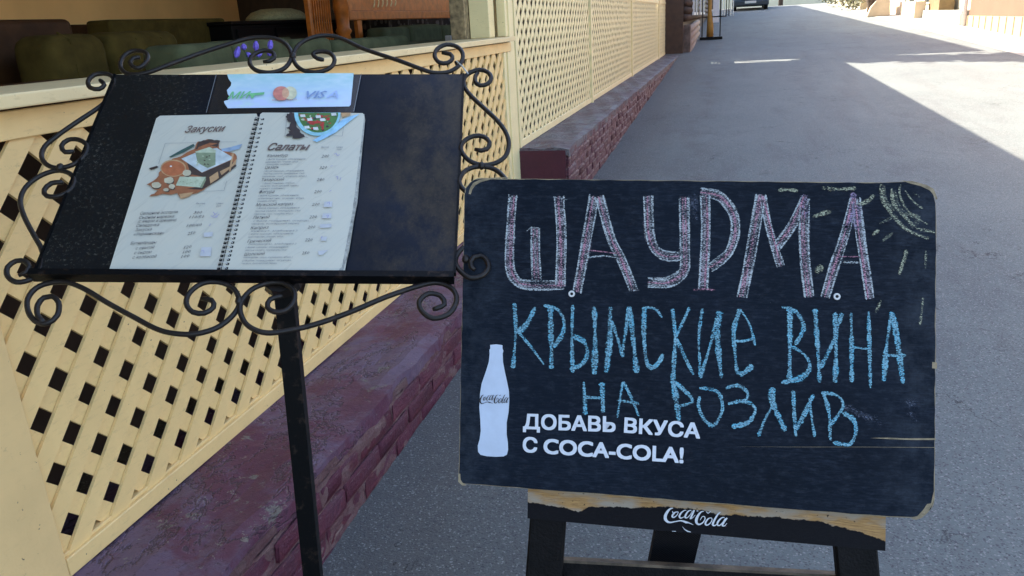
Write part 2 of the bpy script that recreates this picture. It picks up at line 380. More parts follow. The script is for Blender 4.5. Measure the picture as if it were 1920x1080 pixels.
PEACH = simple('peach_plaster', (.85, .50, .19), .85, .08, 2, .2)
DKWOOD = simple('dark_brown_wood', (.040, .017, .006), .6, .4, 9, .2, spec=.12)
VOIDSHADE = simple('brown_void_shade', (.060, .034, .020), .8, .3, 8, .2)  # dark brown stands in for the shaded void behind the lattice
ORW = simple('varnished_orange_wood', (.46, .13, .018), .4, .3, 14, .2, spec=.25)
OLIVE = simple('olive_velvet', (.062, .042, .010), .95, .3, 10, .3, spec=.08)
OLIVE2 = simple('grey_green_velvet', (.075, .080, .040), .95, .25, 10, .3, spec=.08)
BLACKG = simple('black_lacquer', (.003, .003, .003), .45, .2, 10, 0, spec=.15)
STRAW = simple('woven_straw', (.30, .28, .14), .8, .3, 60, .5)
PURP = simple('purple_petals', (.15, .10, .50), .7, .3, 60, .2)
STEM = simple('green_stem', (.05, .09, .03), .7, .2, 60, .2)
WHITE = simple('white_paint', (.62, .62, .60), .5, .06, 30, .05)
def m_curtain():
    t = NT('patterned_curtain'); v = t.obj()
    vo = t.n('ShaderNodeTexVoronoi', {'Vector': v, 'Scale': 9.0}).outputs['Distance']
    a = t.mix(t.ramp(vo, .30, .36, (1, 1, 1), (0, 0, 0)), (.012, .010, .012), (.12, .12, .12)); t.col(a); t.rough(.9); return t.m
CURT = m_curtain()
ROOFM = simple('roof_sheet', (.14, .10, .08), .7, .2, 3, .2)
CEIL = simple('ceiling_boards', (.60, .52, .38), .7, .2, 5, .2)
LOGD = simple('dark_log', (.05, .026, .014), .7, .3, 8, .4)
LOGL = simple('pale_log', (.30, .22, .17), .8, .25, 8, .4)
STONE = simple('brown_stone', (.13, .09, .07), .9, .45, 9, .8)
BROWNW = simple('brown_wall', (.15, .062, .036), .8, .08, 2, .1)
ORANGEW = simple('orange_wall', (.36, .21, .125), .8, .06, 3, .1)
CREAMW = simple('cream_wall', (.58, .52, .36), .85, .06, 2, .1)
GREYW = simple('ribbed_panel', (.42, .43, .37), .8, .06, 3, .1)
TANW = simple('tan_block', (.46, .36, .25), .85, .12, 3, .2)
GLASSD = simple('dark_window_glass', (.02, .025, .03), .08, .1, 2, 0)
CARP = simple('dark_blue_car_paint', (.004, .026, .055), .35, .1, 2, 0, spec=.6)
RUBB = simple('black_rubber', (.012, .012, .012), .8, .1, 20, .1)
RIMM = simple('steel_rim', (.30, .30, .31), .35, .1, 20, 0, metal=.8)
LAMPG = simple('lamp_glass', (.16, .26, .30), .15, .15, 20, 0)
PLATE = simple('number_plate', (.50, .50, .48), .4, .05, 20, 0)
BARK = simple('tree_bark', (.075, .05, .035), .9, .3, 14, .8)
LEAF = simple('leaf_green', (.06, .10, .03), .6, .4, 3, 0)
LEAF2 = simple('olive_leaf', (.12, .12, .065), .6, .4, 3, 0)
YEL = simple('ochre_cloth', (.32, .17, .03), .8, .2, 10, .2)

# ---------------------------------------------------------------- the setting: ground
vs = []; fs = []
ys = [-60, -12] + [i * 2.0 - 10 for i in range(29)] + [70, 120, 400]
xs = [-120, -20, -5, 0, 5, 20, 120]
for y in ys:
    for x in xs: vs.append((x, y, gz(y)))
for j in range(len(ys) - 1):
    for i in range(len(xs) - 1):
        a = j * len(xs) + i; fs.append((a, a + 1, a + 1 + len(xs), a + len(xs)))
g = mk('road', vs, fs, ASPH, loc=(0, 0, 0)); g['kind'] = 'structure'
vs = []; fs = []
for y in [6, 18, 30, 46]:
    vs += [(4.55, y, gz(y) + .004), (5.62, y, gz(y) + .004)]
fs = [(2 * i, 2 * i + 1, 2 * i + 3, 2 * i + 2) for i in range(3)]
p = mk('pavement', vs, fs, CONC, loc=(0, 0, 0)); p['kind'] = 'structure'

# ---------------------------------------------------------------- brick plinths
XF = -1.385; XP = -1.05
P1T = .334
def plinth(name, label, y0, y1, zt, rows, ch, ylimit, chip, xf0=-1.62):
    brick_m, cap_m = (BRICK2, PCAP2) if y0 > 3 else (BRICK, PCAP)
    T = thing(name, label, 'plinth', ((XP + XF) / 2, y0, gz(y0)))
    # core (mortar) and cap
    n = max(2, int((y1 - y0) / 1.0)); 
    core = MB(); prof = [(y0 + .012, gz(y0) - .12), (y1, gz(y1) - .12), (y1, zt - .03), (y0 + .012, zt - .03)]
    core.prism(prof, 0, xf0, XP - .0065).make('mortar_core', MORT, T)
    # lumpy mortar flooding over the brick edges
    from mathutils import noise as mn
    my = int((min(y1, 12) - y0) / .02); mz = 20; V = []; Fc = []
    for jj in range(my + 1):
        y = y0 + .004 + (min(y1, 12) - y0 - .004) * jj / my; zlo = gz(y) - .03
        for ii in range(mz + 1):
            z = zlo + (zt - .055 - zlo) * ii / mz
            q = Vector((0, y, z))
            V.append((XP - .0035 + .0075 * mn.fractal(q * 14, 1, 2, 4) + .003 * mn.noise(q * 60), y, z))
    for jj in range(my):
        for ii in range(mz): a = jj * (mz + 1) + ii; Fc.append((a, a + mz + 1, a + mz + 2, a + 1))
    mk('mortar_face', V, Fc, MORT, T, smooth=True)
    # cap slab with an uneven outer edge and surface
    nx, ny = 12, max(8, int((y1 - y0) / .05)); V = []; Fc = []
    random.seed(int(y0 * 10) + 3)
    off = [random.uniform(-.012, .008) for _ in range(ny + 1)]
    for j in range(ny + 1):
        off[j] = (off[j] + off[max(j - 1, 0)]) / 2 + .006 * math.sin(j * .9) * math.sin(j * .23)
    for j in range(ny + 1):
        y = y0 + (y1 - y0) * j / ny
        for i in range(nx + 1):
            x = xf0 + (XP + off[j] - xf0) * i / nx
            z = zt + .004 * math.sin(x * 31 + y * 7) + random.uniform(-.0018, .0018) - (.008 if i == nx else 0) 
            V.append((x, y, z))
    W = nx + 1
    for j in range(ny):
        for i in range(nx): a = j * W + i; Fc.append((a, a + 1, a + 1 + W, a + W))
    b = len(V)   # skirt at the outer edge and near end
    for j in range(ny + 1): x, y, z = V[j * W + nx]; V.append((x - .004, y, zt - .064 + random.uniform(-.006, .006)))
    for j in range(ny): Fc.append((j * W + nx, b + j, b + j + 1, (j + 1) * W + nx))
    b2 = len(V)
    for i in range(nx + 1): x, y, z = V[i]; V.append((x, y0, zt - .05))
    for i in range(nx): Fc.append((i, i + 1, b2 + i + 1, b2 + i)[::-1])
    mk('cap', V, Fc, cap_m, T, smooth=False)
    # bricks on the street face
    var = []
    for k in range(7):
        L_ = .240; H_ = ch - .007
        bm = MB(); bm.box((0, 0, 0), (.07, L_, H_)); o = mk('brick', bm.v, bm.f, brick_m, None, loc=(0, 0, 0))
        bev(o, random.uniform(.004, .007), 2)
        for v in o.data.vertices:
            v.co += Vector((random.uniform(-.002, .003), random.uniform(-.006, .006), random.uniform(-.003, .003)))
        soft(o)
        var.append(o.data); bpy.data.objects.remove(o)
    far = MB(); cnt = 0
    for r in range(rows):
        z = zt - .060 - (r + 1) * ch; y = y0 + (0 if r % 2 else -.12)
        while y < y1 - .1:
            ya = max(y, y0)
            if z + ch > gz(ya) + .005:
                if y < ylimit and cnt < 290:
                    o = bpy.data.objects.new('brick', var[cnt % 7]); COL.objects.link(o); o.parent = T
                    s = min(1, (y + .235 - ya) / .235); o.scale = (1, s * random.uniform(.95, 1.02), random.uniform(.94, 1.04))
                    BASE[o] = BASE[T]
                    o.location = Vector((XP - .0695 + random.uniform(-.004, .004), ya + .006, z + random.uniform(-.003, .003))) - BASE[T]
                    o.rotation_euler = (random.uniform(-.015, .015), 0, random.uniform(-.02, .02)); cnt += 1
                elif y >= ylimit: far.box((XP - .06, ya, z), (XP + random.uniform(-.006, .004), ya + .235, z + ch - .012))
            y += .248
    if far.v: o = far.make('distant_bricks', brick_m, T); o['kind'] = 'stuff'
    return T
T1 = plinth('brick_plinth', 'low maroon painted brick plinth with a worn purple top under the nearest lattice', .55, 5.3, P1T, 5, .068, 99, 0)
T2 = plinth('brick_plinth', 'taller maroon brick plinth stepping up under the long row of tall lattice panels', 5.315, 19.6, .63, 7, .068, 14, 0)
bx_ = box('end_block', (-1.41, 5.300, .30), (-1.066, 5.3148, .615), simple('smooth_maroon_paint', (.058, .008, .018), .6, .15, 8, .3), T2)
box('cement_stub', (-1.30, 19.62, .60), (-1.08, 19.9, 1.0), CONC, T2, .01)

# ---------------------------------------------------------------- lattice
PITCH = .13; SW = .0465
cache = {}
def lattice(T, y0, y1, z0, z1, mat, xfront, off=0.0, hoff=0.0, th=.0085):
    """diagonal slats, each an object; '/' in front of '\\' """
    H = z1 - z0; y0 -= .035; y1 += .035; off += .035
    for layer, sgn, x0 in ((0, 1, xfront - th - .0015), (1, -1, xfront - 2 * th - .003)):
        k = 0; s = y0 - H - PITCH if sgn > 0 else y0
        s0 = y0 + off
        i0 = int((y0 - H - s0) / PITCH) - 1 if sgn > 0 else int((y0 - s0) / PITCH) - 1
        i1 = int((y1 - s0) / PITCH) + 1 if sgn > 0 else int((y1 + H - s0) / PITCH) + 2
        for i in range(i0, i1 + 1):
            yb = s0 + i * PITCH + (hoff if sgn < 0 else 0)      # y at z0
            ta = 0.0; tb = H
            if sgn > 0: ta = max(ta, y0 - yb); tb = min(tb, y1 - yb)
            else: ta = max(ta, yb - y1); tb = min(tb, yb - y0)
            if tb - ta < .05: continue
            Ln = (tb - ta) * math.sqrt(2)
            key = (round(Ln, 3), mat.name, sgn, th)
            if key not in cache:
                d = Vector((0, sgn, 1)).normalized(); q = Vector((0, -1, sgn)).normalized() * SW / 2
                V = [];
                for x in (0, th):
                    for P in (-q, d * Ln - q, d * Ln + q, q): V.append(P + Vector((x, 0, 0)))
                me = bpy.data.meshes.new('slat'); me.from_pydata(V, [], [(0, 1, 2, 3), (7, 6, 5, 4), (0, 4, 5, 1), (1, 5, 6, 2), (2, 6, 7, 3), (3, 7, 4, 0)])
                bm = bmesh.new(); bm.from_mesh(me); bmesh.ops.recalc_face_normals(bm, faces=bm.faces); bm.to_mesh(me); bm.free()
                me.materials.append(mat); cache[key] = me
            o = bpy.data.objects.new('slat', cache[key]); COL.objects.link(o); o.parent = T; BASE[o] = BASE[T]
            o.location = Vector((x0 + random.uniform(-.0004, .0004), yb + sgn * ta + random.uniform(-.002, .002), z0 + ta)) - BASE[T]
            o.rotation_euler = (random.uniform(-.006, .006), 0, 0)
# near low panel
FY0 = 1.15; FY1 = 5.02
T = thing('lattice_fence', 'low cream lattice panel nearest the camera, on the purple plinth under the sill', 'fence', (XF, FY0, P1T), 'cream lattice panels along the street')
lattice(T, FY0, FY1, P1T + .03, 1.30, CREAM, XF - .004, .028, .03)
bev(MB().box((XF - .035, FY0, P1T + .002), (XF + .004, 5.30, P1T + .047)).make('bottom_rail', CREAM, T), .002, 1)
bev(MB().box((XF - .030, FY0, P1T + .0475), (XF - .006, FY1, P1T + .056)).make('bead', CREAM, T), .001, 1)
bev(MB().box((XF - .035, .6, 1.284), (XF + .003, 5.2, 1.341)).make('top_rail', CREAM, T), .002, 1)
bev(MB().box((XF - .035, FY1, P1T + .049), (XF + .002, FY1 + .05, 1.282)).make('stile', CREAM2, T), .002, 1)
bev(MB().box((XF - .035, FY1 + .09, P1T + .049), (XF + .002, FY1 + .165, 1.282)).make('stile', CREAM2, T), .002, 1)
MB().box((XF - .03, FY1 + .052, P1T + .049), (XF - .012, FY1 + .088, 1.282)).make('groove_board', CREAM2, T)
MB().box((XF - .035, FY1 + .168, P1T + .049), (XF - .002, FY1 + .26, 1.282)).make('stile', CREAM2, T)
bev(MB().box((XF - .045, .4, P1T - .1), (XF + .006, FY0 - .002, 1.283)).make('wide_stile', STILE, T), .003, 1)
MB().box((-1.70, .4, P1T + .01), (-1.68, 5.3, 1.30)).make('void_shade_board', VOIDSHADE, T)  # added board, its dark colour makes the void under the terrace
sill = thing('window_sill', 'weathered cream wooden sill board running along above the near lattice', 'sill', (XF, .5, 1.345))
bev(MB().box((-1.66, .4, 1.3475), (-1.335, 5.14, 1.376)).make('sill_board', SILL, sill), .004, 2)
bev(MB().box((-1.44, .4, 1.3415), (-1.375, 5.14, 1.3473)).make('dark_gap_strip', DKWOOD, sill), .001, 1)  # dark strip stands in for the dark gap under the sill
# corner post and window jambs
cp = thing('corner_post', 'cream corner post where the low sill meets the tall lattice panels', 'post', (XF, 5.3, .6))
box('post_core', (XF - .10, 5.20, .30), (XF - .003, 5.31, 3.0), CREAM2, cp, .003, 1)
box('moulding', (XF - .07, 5.145, 1.377), (XF - .012, 5.198, 3.0), CREAM2, cp, .003, 1)
box('jamb', (XF - .20, 4.98, 1.377), (XF - .072, 5.10, 3.0), CREAM2, cp, .003, 1)
box('peeling_jamb', (XF - .30, 4.90, 1.377), (XF - .205, 5.02, 3.0), simple('peeling_brown_wood', (.25, .18, .09), .8, .6, 30, .5), cp, .003, 1)
# tall panels along the street
PY = [5.32, 8.42, 12.07, 16.7, 19.15, 19.6]
ordn = ['first tall cream lattice panel, right beside the corner post', 'second tall cream lattice panel from the corner post', 'third tall cream lattice panel from the corner post', 'fourth tall cream lattice panel, narrower and far up the street', 'last slim lattice panel, beside the dark log house']
for i in range(5):
    a, b = PY[i], PY[i + 1]; zb = .632; zt = 1.68
    T = thing('lattice_fence', ordn[i], 'fence', (XF, a, zb), 'cream lattice panels along the street')
    st_ = .05
    lattice(T, a + st_, b - .02, zb + .03, 1.70, CREAM2, XF - .004, .02, .05, .0035)
    box('bottom_rail', (XF - .035, a + st_ + .001, zb), (XF, b - .002, zb + .05), CREAM2, T, .002, 1)
    box('top_rail', (XF - .035, a + st_ + .001, zt), (XF + .002, b - .002, zt + .05), CREAM2, T, .002, 1)
    box('stile', (XF - .03, a, zb + .0), (XF + .004, a + st_, 1.9), CREAM2, T, .002, 1)
    box('header_board', (XF - .03, a + st_ + .002, zt + .052), (XF - .006, b - .003, 1.9), CREAM2, T, .002, 1)
    if i in (0, 1, 2, 3): box('post', (XF - .06, b - .07, zb - .02), (XF + .016, b - .004, 2.98), CREAM2, T, .003, 1)
    box('void_shade_board', (-1.62, a + .01, zb + .02), (-1.60, b - .01, 1.7), VOIDSHADE, T)  # added dark sheet so the lattice holes read as shaded depth

# ---------------------------------------------------------------- restaurant building
B = thing('restaurant_building', 'open terrace restaurant with peach plaster wall behind the cream sill', 'building', (-3.2, 4, .5))
RE = 16.84; RZ = 3.18
MB().box((-6.2, -9, RZ - .14), (-1.0, RE, RZ)).make('roof', ROOFM, B)
MB().box((-6.0, -8.9, RZ - .2), (-1.05, RE - .05, RZ - .142)).make('ceiling', CEIL, B)
MB().box((-6.0, .2, .50), (-1.72, RE, .60)).make('floor', simple('tan_floor_tiles', (.34, .24, .15), .6, .1, 3, .1), B)
yb = atX(447, 20, -5.2).y
MB().box((-5.4, -9, .3), (-5.2, yb, RZ - .21)).make('wall', PEACH, B)
zw = atX(100, 47, -5.18).z
MB().box((-5.2, -9, .6), (-5.17, yb, zw)).make('wainscot', DKWOOD, B)
MB().box((-5.4, yb + .002, .3), (-5.19, RE, RZ - .21)).make('dark_wall', DKWOOD, B)
MB().box((-6.0, -9, -.4), (-1.45, .19, .34)).make('front_terrace', CONC, B)
MB().box((-1.62, .3, 2.75), (-1.42, 5.2, RZ - .21)).make('beam', CREAM2, B)
# furniture seen over the sill
def cushion(name, p0, p1, mat, par, r=.06):
    o = MB().box(p0, p1).make(name, mat, par); bev(o, r, 4); return soft(o)
def seam(par, X, y, z0, z1):
    MB().tube([Vector((X + .002, y, z0)), Vector((X + .006, y, (z0 + z1) / 2)), Vector((X - .01, y, z1 - .03)), Vector((X - .07, y, z1 + .002))], .005, 5).make('seam', OLIVE, par)
def span(xa, xb, X, py=60): return atX(xa, py, X).y, atX(xb, py, X).y
# sofa A : two rounded backs
X = -2.9
ya, ybm = span(90, 205, X); _, yc = span(90, 340, X)
t = thing('sofa', 'dark olive two-cushion sofa in the shade at the far left of the terrace', 'sofa', (X, ya, .6), 'green sofas on the terrace')
cushion('back_cushion', (X - .25, ya, .95), (X, ybm - .01, atX(150, 62, X).z), OLIVE, t, .09)
cushion('back_cushion', (X - .25, ybm + .01, .95), (X, yc, atX(270, 57, X).z), OLIVE, t, .09)
cushion('seat', (X - .25, ya, .68), (X + .5, yc, .94), OLIVE, t, .05)
for yy, pz in ((ya + .33 * (ybm - ya), 150), (ybm + .35 * (yc - ybm), 270), (ybm + .7 * (yc - ybm), 270)): seam(t, X, yy, 1.0, atX(pz, 60, X).z)
box('plinth_base', (X - .25, ya + .05, .6), (X + .45, yc - .05, .68), DKWOOD, t)
X = -3.9
ya, yb2 = span(208, 425, X, 50)
t = thing('sofa', 'straight high-backed olive sofa behind, against the peach wall', 'sofa', (X, ya, .6), 'green sofas on the terrace')
cushion('backrest', (X - .2, ya, .7), (X, yb2, atX(320, 35, X).z), OLIVE, t, .03)
cushion('seat', (X + .005, ya, .62), (X + .5, yb2, 1.0), OLIVE, t, .04)
cushion('arm', (X + .01, yb2 + .005, .62), (X + .5, yb2 + .12, atX(430, 75, X).z), OLIVE2, t, .03)
X = -2.05
t = thing('sofa', 'long grey-green sofa with a row of rounded backs just inside the sill', 'sofa', (X, 2.8, .6), 'green sofas on the terrace')
for (a, b, py) in ((335, 440, 80), (442, 548, 72), (552, 625, 71), (628, 770, 70), (772, 840, 76)):
    y0, y1 = span(a, b, X, 72)
    cushion('back_cushion', (X - .2, y0 + .004, .95), (X, y1 - .004, atX((a + b) / 2, py, X).z), OLIVE2, t, .05)
cushion('seat', (X - .7, 2.8, .62), (X - .19, 5.6, .94), OLIVE2, t, .05)
X = -3.0
t = thing('sofa', 'dark green sofa backs under the orange beam at the right end of the opening', 'sofa', (X, 7, .6), 'green sofas on the terrace')
for (a, b, py) in ((720, 770, 50), (772, 830, 45), (832, 865, 46), (868, 905, 46)):
    y0, y1 = span(a, b, X, 50)
    cushion('back_cushion', (X - .2, y0 + .01, .9), (X, y1 - .01, atX((a + b) / 2, py, X).z), OLIVE2, t, .06)
cushion('seat', (X - .2, 6.8, .62), (X + .4, 9.6, .89), OLIVE2, t, .05)
# dark table / bench at far left
t = thing('wooden_table', 'dark brown wooden table in deep shade behind the left end of the sill', 'table', (-2.1, 2.2, .6))
box('table_top', (-2.5, 1.2, 1.30), (-1.9, 2.55, 1.345), DKWOOD, t, .008)
for yy in (1.3, 2.4):
    for xx in (-2.45, -1.98): box('leg', (xx, yy, .6), (xx + .06, yy + .06, 1.30), DKWOOD, t)
t = thing('dark_bench', 'dark brown padded bench beside the olive sofa at the photo edge', 'bench', (-3.4, 2.8, .6))
cushion('backrest', (-3.5, 2.2, .9), (-3.3, 3.60, 1.60), DKWOOD, t, .04)
cushion('seat', (-3.29, 2.2, .62), (-2.95, 3.25, .95), DKWOOD, t, .04)
# black cabinet with straw pouf
X = -3.7
y0, y1 = span(434, 636, X, 50); zt = atX(520, 38, X).z
t = thing('black_cabinet', 'glossy black cabinet standing beyond the long sofa', 'cabinet', (X, y0, .6))
box('carcass', (X - .5, y0, .6), (X, y1, zt - .03), BLACKG, t, .005); box('top_board', (X - .52, y0 - .02, zt - .028), (X + .02, y1 + .02, zt), BLACKG, t, .005)
for k in range(3): box('door', (X + .001, y0 + .05 + k * (y1 - y0 - .1) / 3, .7), (X + .016, y0 + (k + 1) * (y1 - y0 - .1) / 3, zt - .06), BLACKG, t, .003)
c = (atX(520, 36, X - .2)); hw = (atX(560, 36, X - .2).y - atX(481, 36, X - .2).y) / 2 * .9
mb = MB(); N_ = 20
prof = [(0.02, .105), (.5, .10), (.8, .075), (.97, .035), (1.0, .015), (.9, .0)]
V = []; Fx = []
for r, z in prof:
    for k in range(N_): V.append((c.x + .25 * r * math.cos(6.2832 * k / N_), c.y + hw * r * math.sin(6.2832 * k / N_), zt + .002 + z * 1.0))
for j in range(len(prof) - 1):
    for k in range(N_): Fx.append((j * N_ + k, j * N_ + (k + 1) % N_, (j + 1) * N_ + (k + 1) % N_, (j + 1) * N_ + k))
Fx.append(tuple(range(N_)))
tag(mk('straw_cushion', V, Fx, STRAW, smooth=True), 'round cream woven straw cushion lying on the black cabinet', 'cushion')
# purple flowers
t = thing('flower_bunch', 'small bunch of purple flowers just behind the cream sill', 'flowers', (-1.75, 3.0, .9))
for k, (px, py, l, tl) in enumerate(((448, 98, 20, -6), (456, 88, 12, 2), (480, 86, 18, 0), (508, 84, 18, -2), (503, 100, 10, 4), (490, 101, 9, -8), (462, 104, 10, 8))):
    a = atX(px, py - l / 2, -1.72); b = atX(px + tl, py + l / 2, -1.72)
    MB().tube([a, a.lerp(b, .3), a.lerp(b, .7), b], [.004, .010, .011, .004], 6).make('blossom', PURP, t)
    MB().tube([b, b + Vector((-.01, (3.0 - b.y) * .5, -.3))], [.002, .0025], 5).make('stem', STEM, t)
MB().tube([Vector((-1.73, 3.0, .60)), Vector((-1.73, 3.0, .9)), Vector((-1.73, 3.0, 1.2))], [.05, .055, .03], 12).make('vase', BLACKG, t)
# orange wood balustrade
X = -3.25
t = thing('wooden_partition', 'varnished orange wooden partition with a turned post and carved rail', 'partition', (X, 6, .6))
y0, y1 = span(655, 905, X, 30)
za0, za1 = atX(656, 38, X).z, atX(656, 20, X).z
box('rail', (X - .05, y0, za0), (X, y1, za1), ORW, t, .008)
yp0, yp1 = span(628, 654, X, 30); yc = (yp0 + yp1) / 2; rr = (yp1 - yp0) / 2
pr = []
for z, r in ((.6, .9), (1.0, .9), (1.25, .55), (1.38, .95), (1.44, .7), (1.47, 1.0), (1.50, .75), (1.62, .85), (1.66, 1.0), (1.9, .6), (2.3, .8), (2.5, 1.0)): pr.append((z, r * rr * .55))
soft(MB().tube([Vector((X, yc, z)) for z, r in pr], [r for z, r in pr], 14).make('turned_post', ORW, t))
ys0, ys1 = span(580, 624, X, 20)
box('side_frame', (X - .04, ys0, .6), (X - .005, ys0 + .04, 2.4), ORW, t)
for k in range(9):
    y = ys0 + .05 + k * (ys1 - ys0 - .05) / 9
    MB().tube([Vector((X - .02, y, 1.3)), Vector((X - .02, y + .06, 2.3))], .007, 4).make('spindle', ORW, t)
    MB().tube([Vector((X - .035, y + .06, 1.3)), Vector((X - .035, y, 2.3))], .007, 4).make('spindle', ORW, t)
yq, _ = span(672, 684, X, 50)
box('baluster', (X - .04, yq, .6), (X - .005, yq + .09, za0 - .002), ORW, t)
box('upper_panel', (X - .06, y0, za1 + .003), (X - .03, y1, za1 + .9), ORW, t)
for k in range(6):
    a = atX(702 + k * 8, -2, X + .012); b = atX(705 + k * 8 - 3, 14 - k * .6, X + .012)
    MB().tube([a, a.lerp(b, .6), b + Vector((0, -.02, 0))], .006, 5).make('carved_curl', CREAM2, t)
y0, y1 = span(672, 915, -4.3, 50)
t = MB()
for k in range(40):
    ya_ = y0 + (y1 - y0) * k / 40; yb_ = y0 + (y1 - y0) * (k + 1) / 40
    xa_ = -4.3 + .03 * math.sin(k * 1.3); xb_ = -4.3 + .03 * math.sin((k + 1) * 1.3)
    t.add([(xa_, ya_, .65), (xb_, yb_, .65), (xb_, yb_, 1.62), (xa_, ya_, 1.62), (xa_ - .01, ya_, .65), (xb_ - .01, yb_, .65), (xb_ - .01, yb_, 1.62), (xa_ - .01, ya_, 1.62)], [(0, 1, 2, 3), (7, 6, 5, 4)])
tag(t.make('curtain', CURT), 'dark curtain with a pale pattern hanging below the orange rail', 'curtain')
c = atX(849, 71, -2.2)
tag(box('napkin_holder', (c.x - .05, c.y - .05, 1.30), (c.x + .0, c.y + .05, c.z + .02), WHITE, None, .006), 'small white napkin holder behind the right end of the sill', 'napkin holder')
t = thing('side_table', 'small dark table under the white napkin holder', 'table', (c.x, c.y, .6))
box('table_top', (c.x - .3, c.y - .3, 1.27), (c.x + .1, c.y + .3, 1.298), DKWOOD, t, .004); box('leg', (c.x - .13, c.y - .03, .6), (c.x - .07, c.y + .03, 1.27), DKWOOD, t)

# ---------------------------------------------------------------- log house further up the street
X2 = -.92
B2 = thing('log_house', 'dark brown log house on a pale log and stone base beyond the lattice', 'building', (-3, 19, gz(19)))
MB().box((-8, 18.25, 5.1), (-.85, 47, 5.28)).make('roof', ROOFM, B2)
MB().box((-8, 18.4, gz(18)), (X2 - .09, 40, 5.08)).make('wall_core', LOGD, B2)
box('stone_pillar', (X2 - .22, 18.62, gz(18) - .1), (X2 + .06, 18.88, gz(18) + .60), STONE, B2, .02)
for k in range(4):
    o = MB().tube([Vector((X2, 18.86 + .02 * k, gz(18) + .03 + .15 * k + .0)), Vector((X2, 24, gz(18) + .14 + .15 * k))], .078, 12).make('pale_log', LOGL, B2); soft(o)
for k in range(24):
    z = 1.38 + k * .155
    soft(MB().tube([Vector((X2 - .06, 18.5, z)), Vector((X2 - .06, 40, z))], .082, 10).make('log', LOGD, B2))
for yw in (20.6, 22.2, 25, 28):
    f = box('window', (X2 + .0, yw, 1.42), (X2 + .05, yw + .9, 2.6), WHITE, B2, .005)
    box('pane', (X2 + .045, yw + .07, 1.49), (X2 + .055, yw + .83, 2.53), GLASSD, f)
# street sign stand with cloth in front of it
c0 = atG(1331, 74)
t = thing('display_stand', 'street stand with white panel and ochre drape on a flat black base', 'stand', c0)
box('base', (c0.x - .26, c0.y - .2, c0.z + .0), (c0.x + .32, c0.y + .25, c0.z + .07), BLACKG, t, .005)
soft(MB().tube([c0 + Vector((0, 0, .07)), c0 + Vector((0, 0, .35)), c0 + Vector((-.02, 0, .7)), c0 + Vector((-.03, 0, 1.6))], [.09, .085, .05, .04], 10).make('drape', YEL, t))
box('panel', (c0.x + .06, c0.y, c0.z + .42), (c0.x + .22, c0.y + .03, c0.z + 1.5), WHITE, t, .004)
box('post', (c0.x + .24, c0.y, c0.z + .07), (c0.x + .27, c0.y + .03, c0.z + 1.6), IRON, t)
box('post', (c0.x - .22, c0.y, c0.z + .07), (c0.x - .19, c0.y + .03, c0.z + 1.6), IRON, t)
box('crossbar', (c0.x - .19, c0.y, c0.z + .55), (c0.x + .40, c0.y + .02, c0.z + .58), IRON, t)
c1 = atG(1368, 30)
t = thing('bicycle_rack', 'white and black metal rack against the log house beyond the stand', 'rack', c1)
for k in range(4): MB().tube([c1 + Vector((-.5 + k * .18, 0, 0)), c1 + Vector((-.5 + k * .18, 0, 1.2)), c1 + Vector((-.4 + k * .18, .4, 1.2)), c1 + Vector((-.4 + k * .18, .4, 0))], .02, 6).make('hoop', WHITE if k % 2 else IRON, t)

# ---------------------------------------------------------------- trees
def crown(name, c, r, n, mat, parent, size=.12):
    V = []; Fx = []; cl = [(c + Vector((random.gauss(0, .5) * r[0], random.gauss(0, .5) * r[1], random.gauss(0, .45) * r[2])), random.uniform(.25, .55)) for _ in range(26)]
    for _ in range(n):
        q, s = random.choice(cl); p = q + Vector((random.gauss(0, .5), random.gauss(0, .5), random.gauss(0, .4))) * s
        a = Vector((random.uniform(-1, 1), random.uniform(-1, 1), random.uniform(-.6, .6))).normalized(); b = a.orthogonal().normalized()
        b = (b + a.cross(b) * random.uniform(-1, 1)).normalized(); s2 = size * random.uniform(.6, 1.2); k = len(V)
        V += [p - a * s2, p + b * s2 * .5, p + a * s2, p - b * s2 * .5]; Fx.append((k, k + 1, k + 2, k + 3))
    return mk(name, V, Fx, mat, parent)
def tree(label, x, y, h, r, n, mat, th=.1, size=.12):
    z = gz(y); t = thing('leafy_tree', label, 'tree', (x, y, z))
    top = Vector((x + .1, y, z + h))
    soft(MB().tube([Vector((x, y, z - .1)), Vector((x + .04, y, z + h * .3)), Vector((x - .03, y + .05, z + h * .6)), top], [th, th * .8, th * .6, th * .2], 10).make('trunk', BARK, t))
    for k in range(7):
        a = k * 2.4; b = Vector((x, y, z + h * (.4 + .06 * k)))
        soft(MB().tube([b, b + Vector((math.cos(a) * r[0] * .5, math.sin(a) * r[1] * .5, h * .12)), b + Vector((math.cos(a) * r[0] * .9, math.sin(a) * r[1] * .9, h * .2))], [th * .4, th * .25, th * .08], 6).make('limb', BARK, t))
    crown('crown', Vector((x, y, z + h * .8)), r, n, mat, t, size)
tree('leafy tree growing in the gap between the restaurant and the log house', -2.6, 17.7, 6.6, (1.3, .42, 1.5), 2600, LEAF, .09, .13)
tree('green tree beside the cream house across the street', 8.5, 34, 5.5, (1.8, 1.8, 1.6), 2500, LEAF, .14, .16)
tree('olive green tree far up the street beyond the car', 3.2, 60, 6, (2.2, 2.2, 1.8), 2500, LEAF2, .16, .2)
tree('pale green tree at the end of the street on the left', -1.5, 64, 6, (2.2, 2.2, 1.8), 2500, LEAF2, .16, .2)
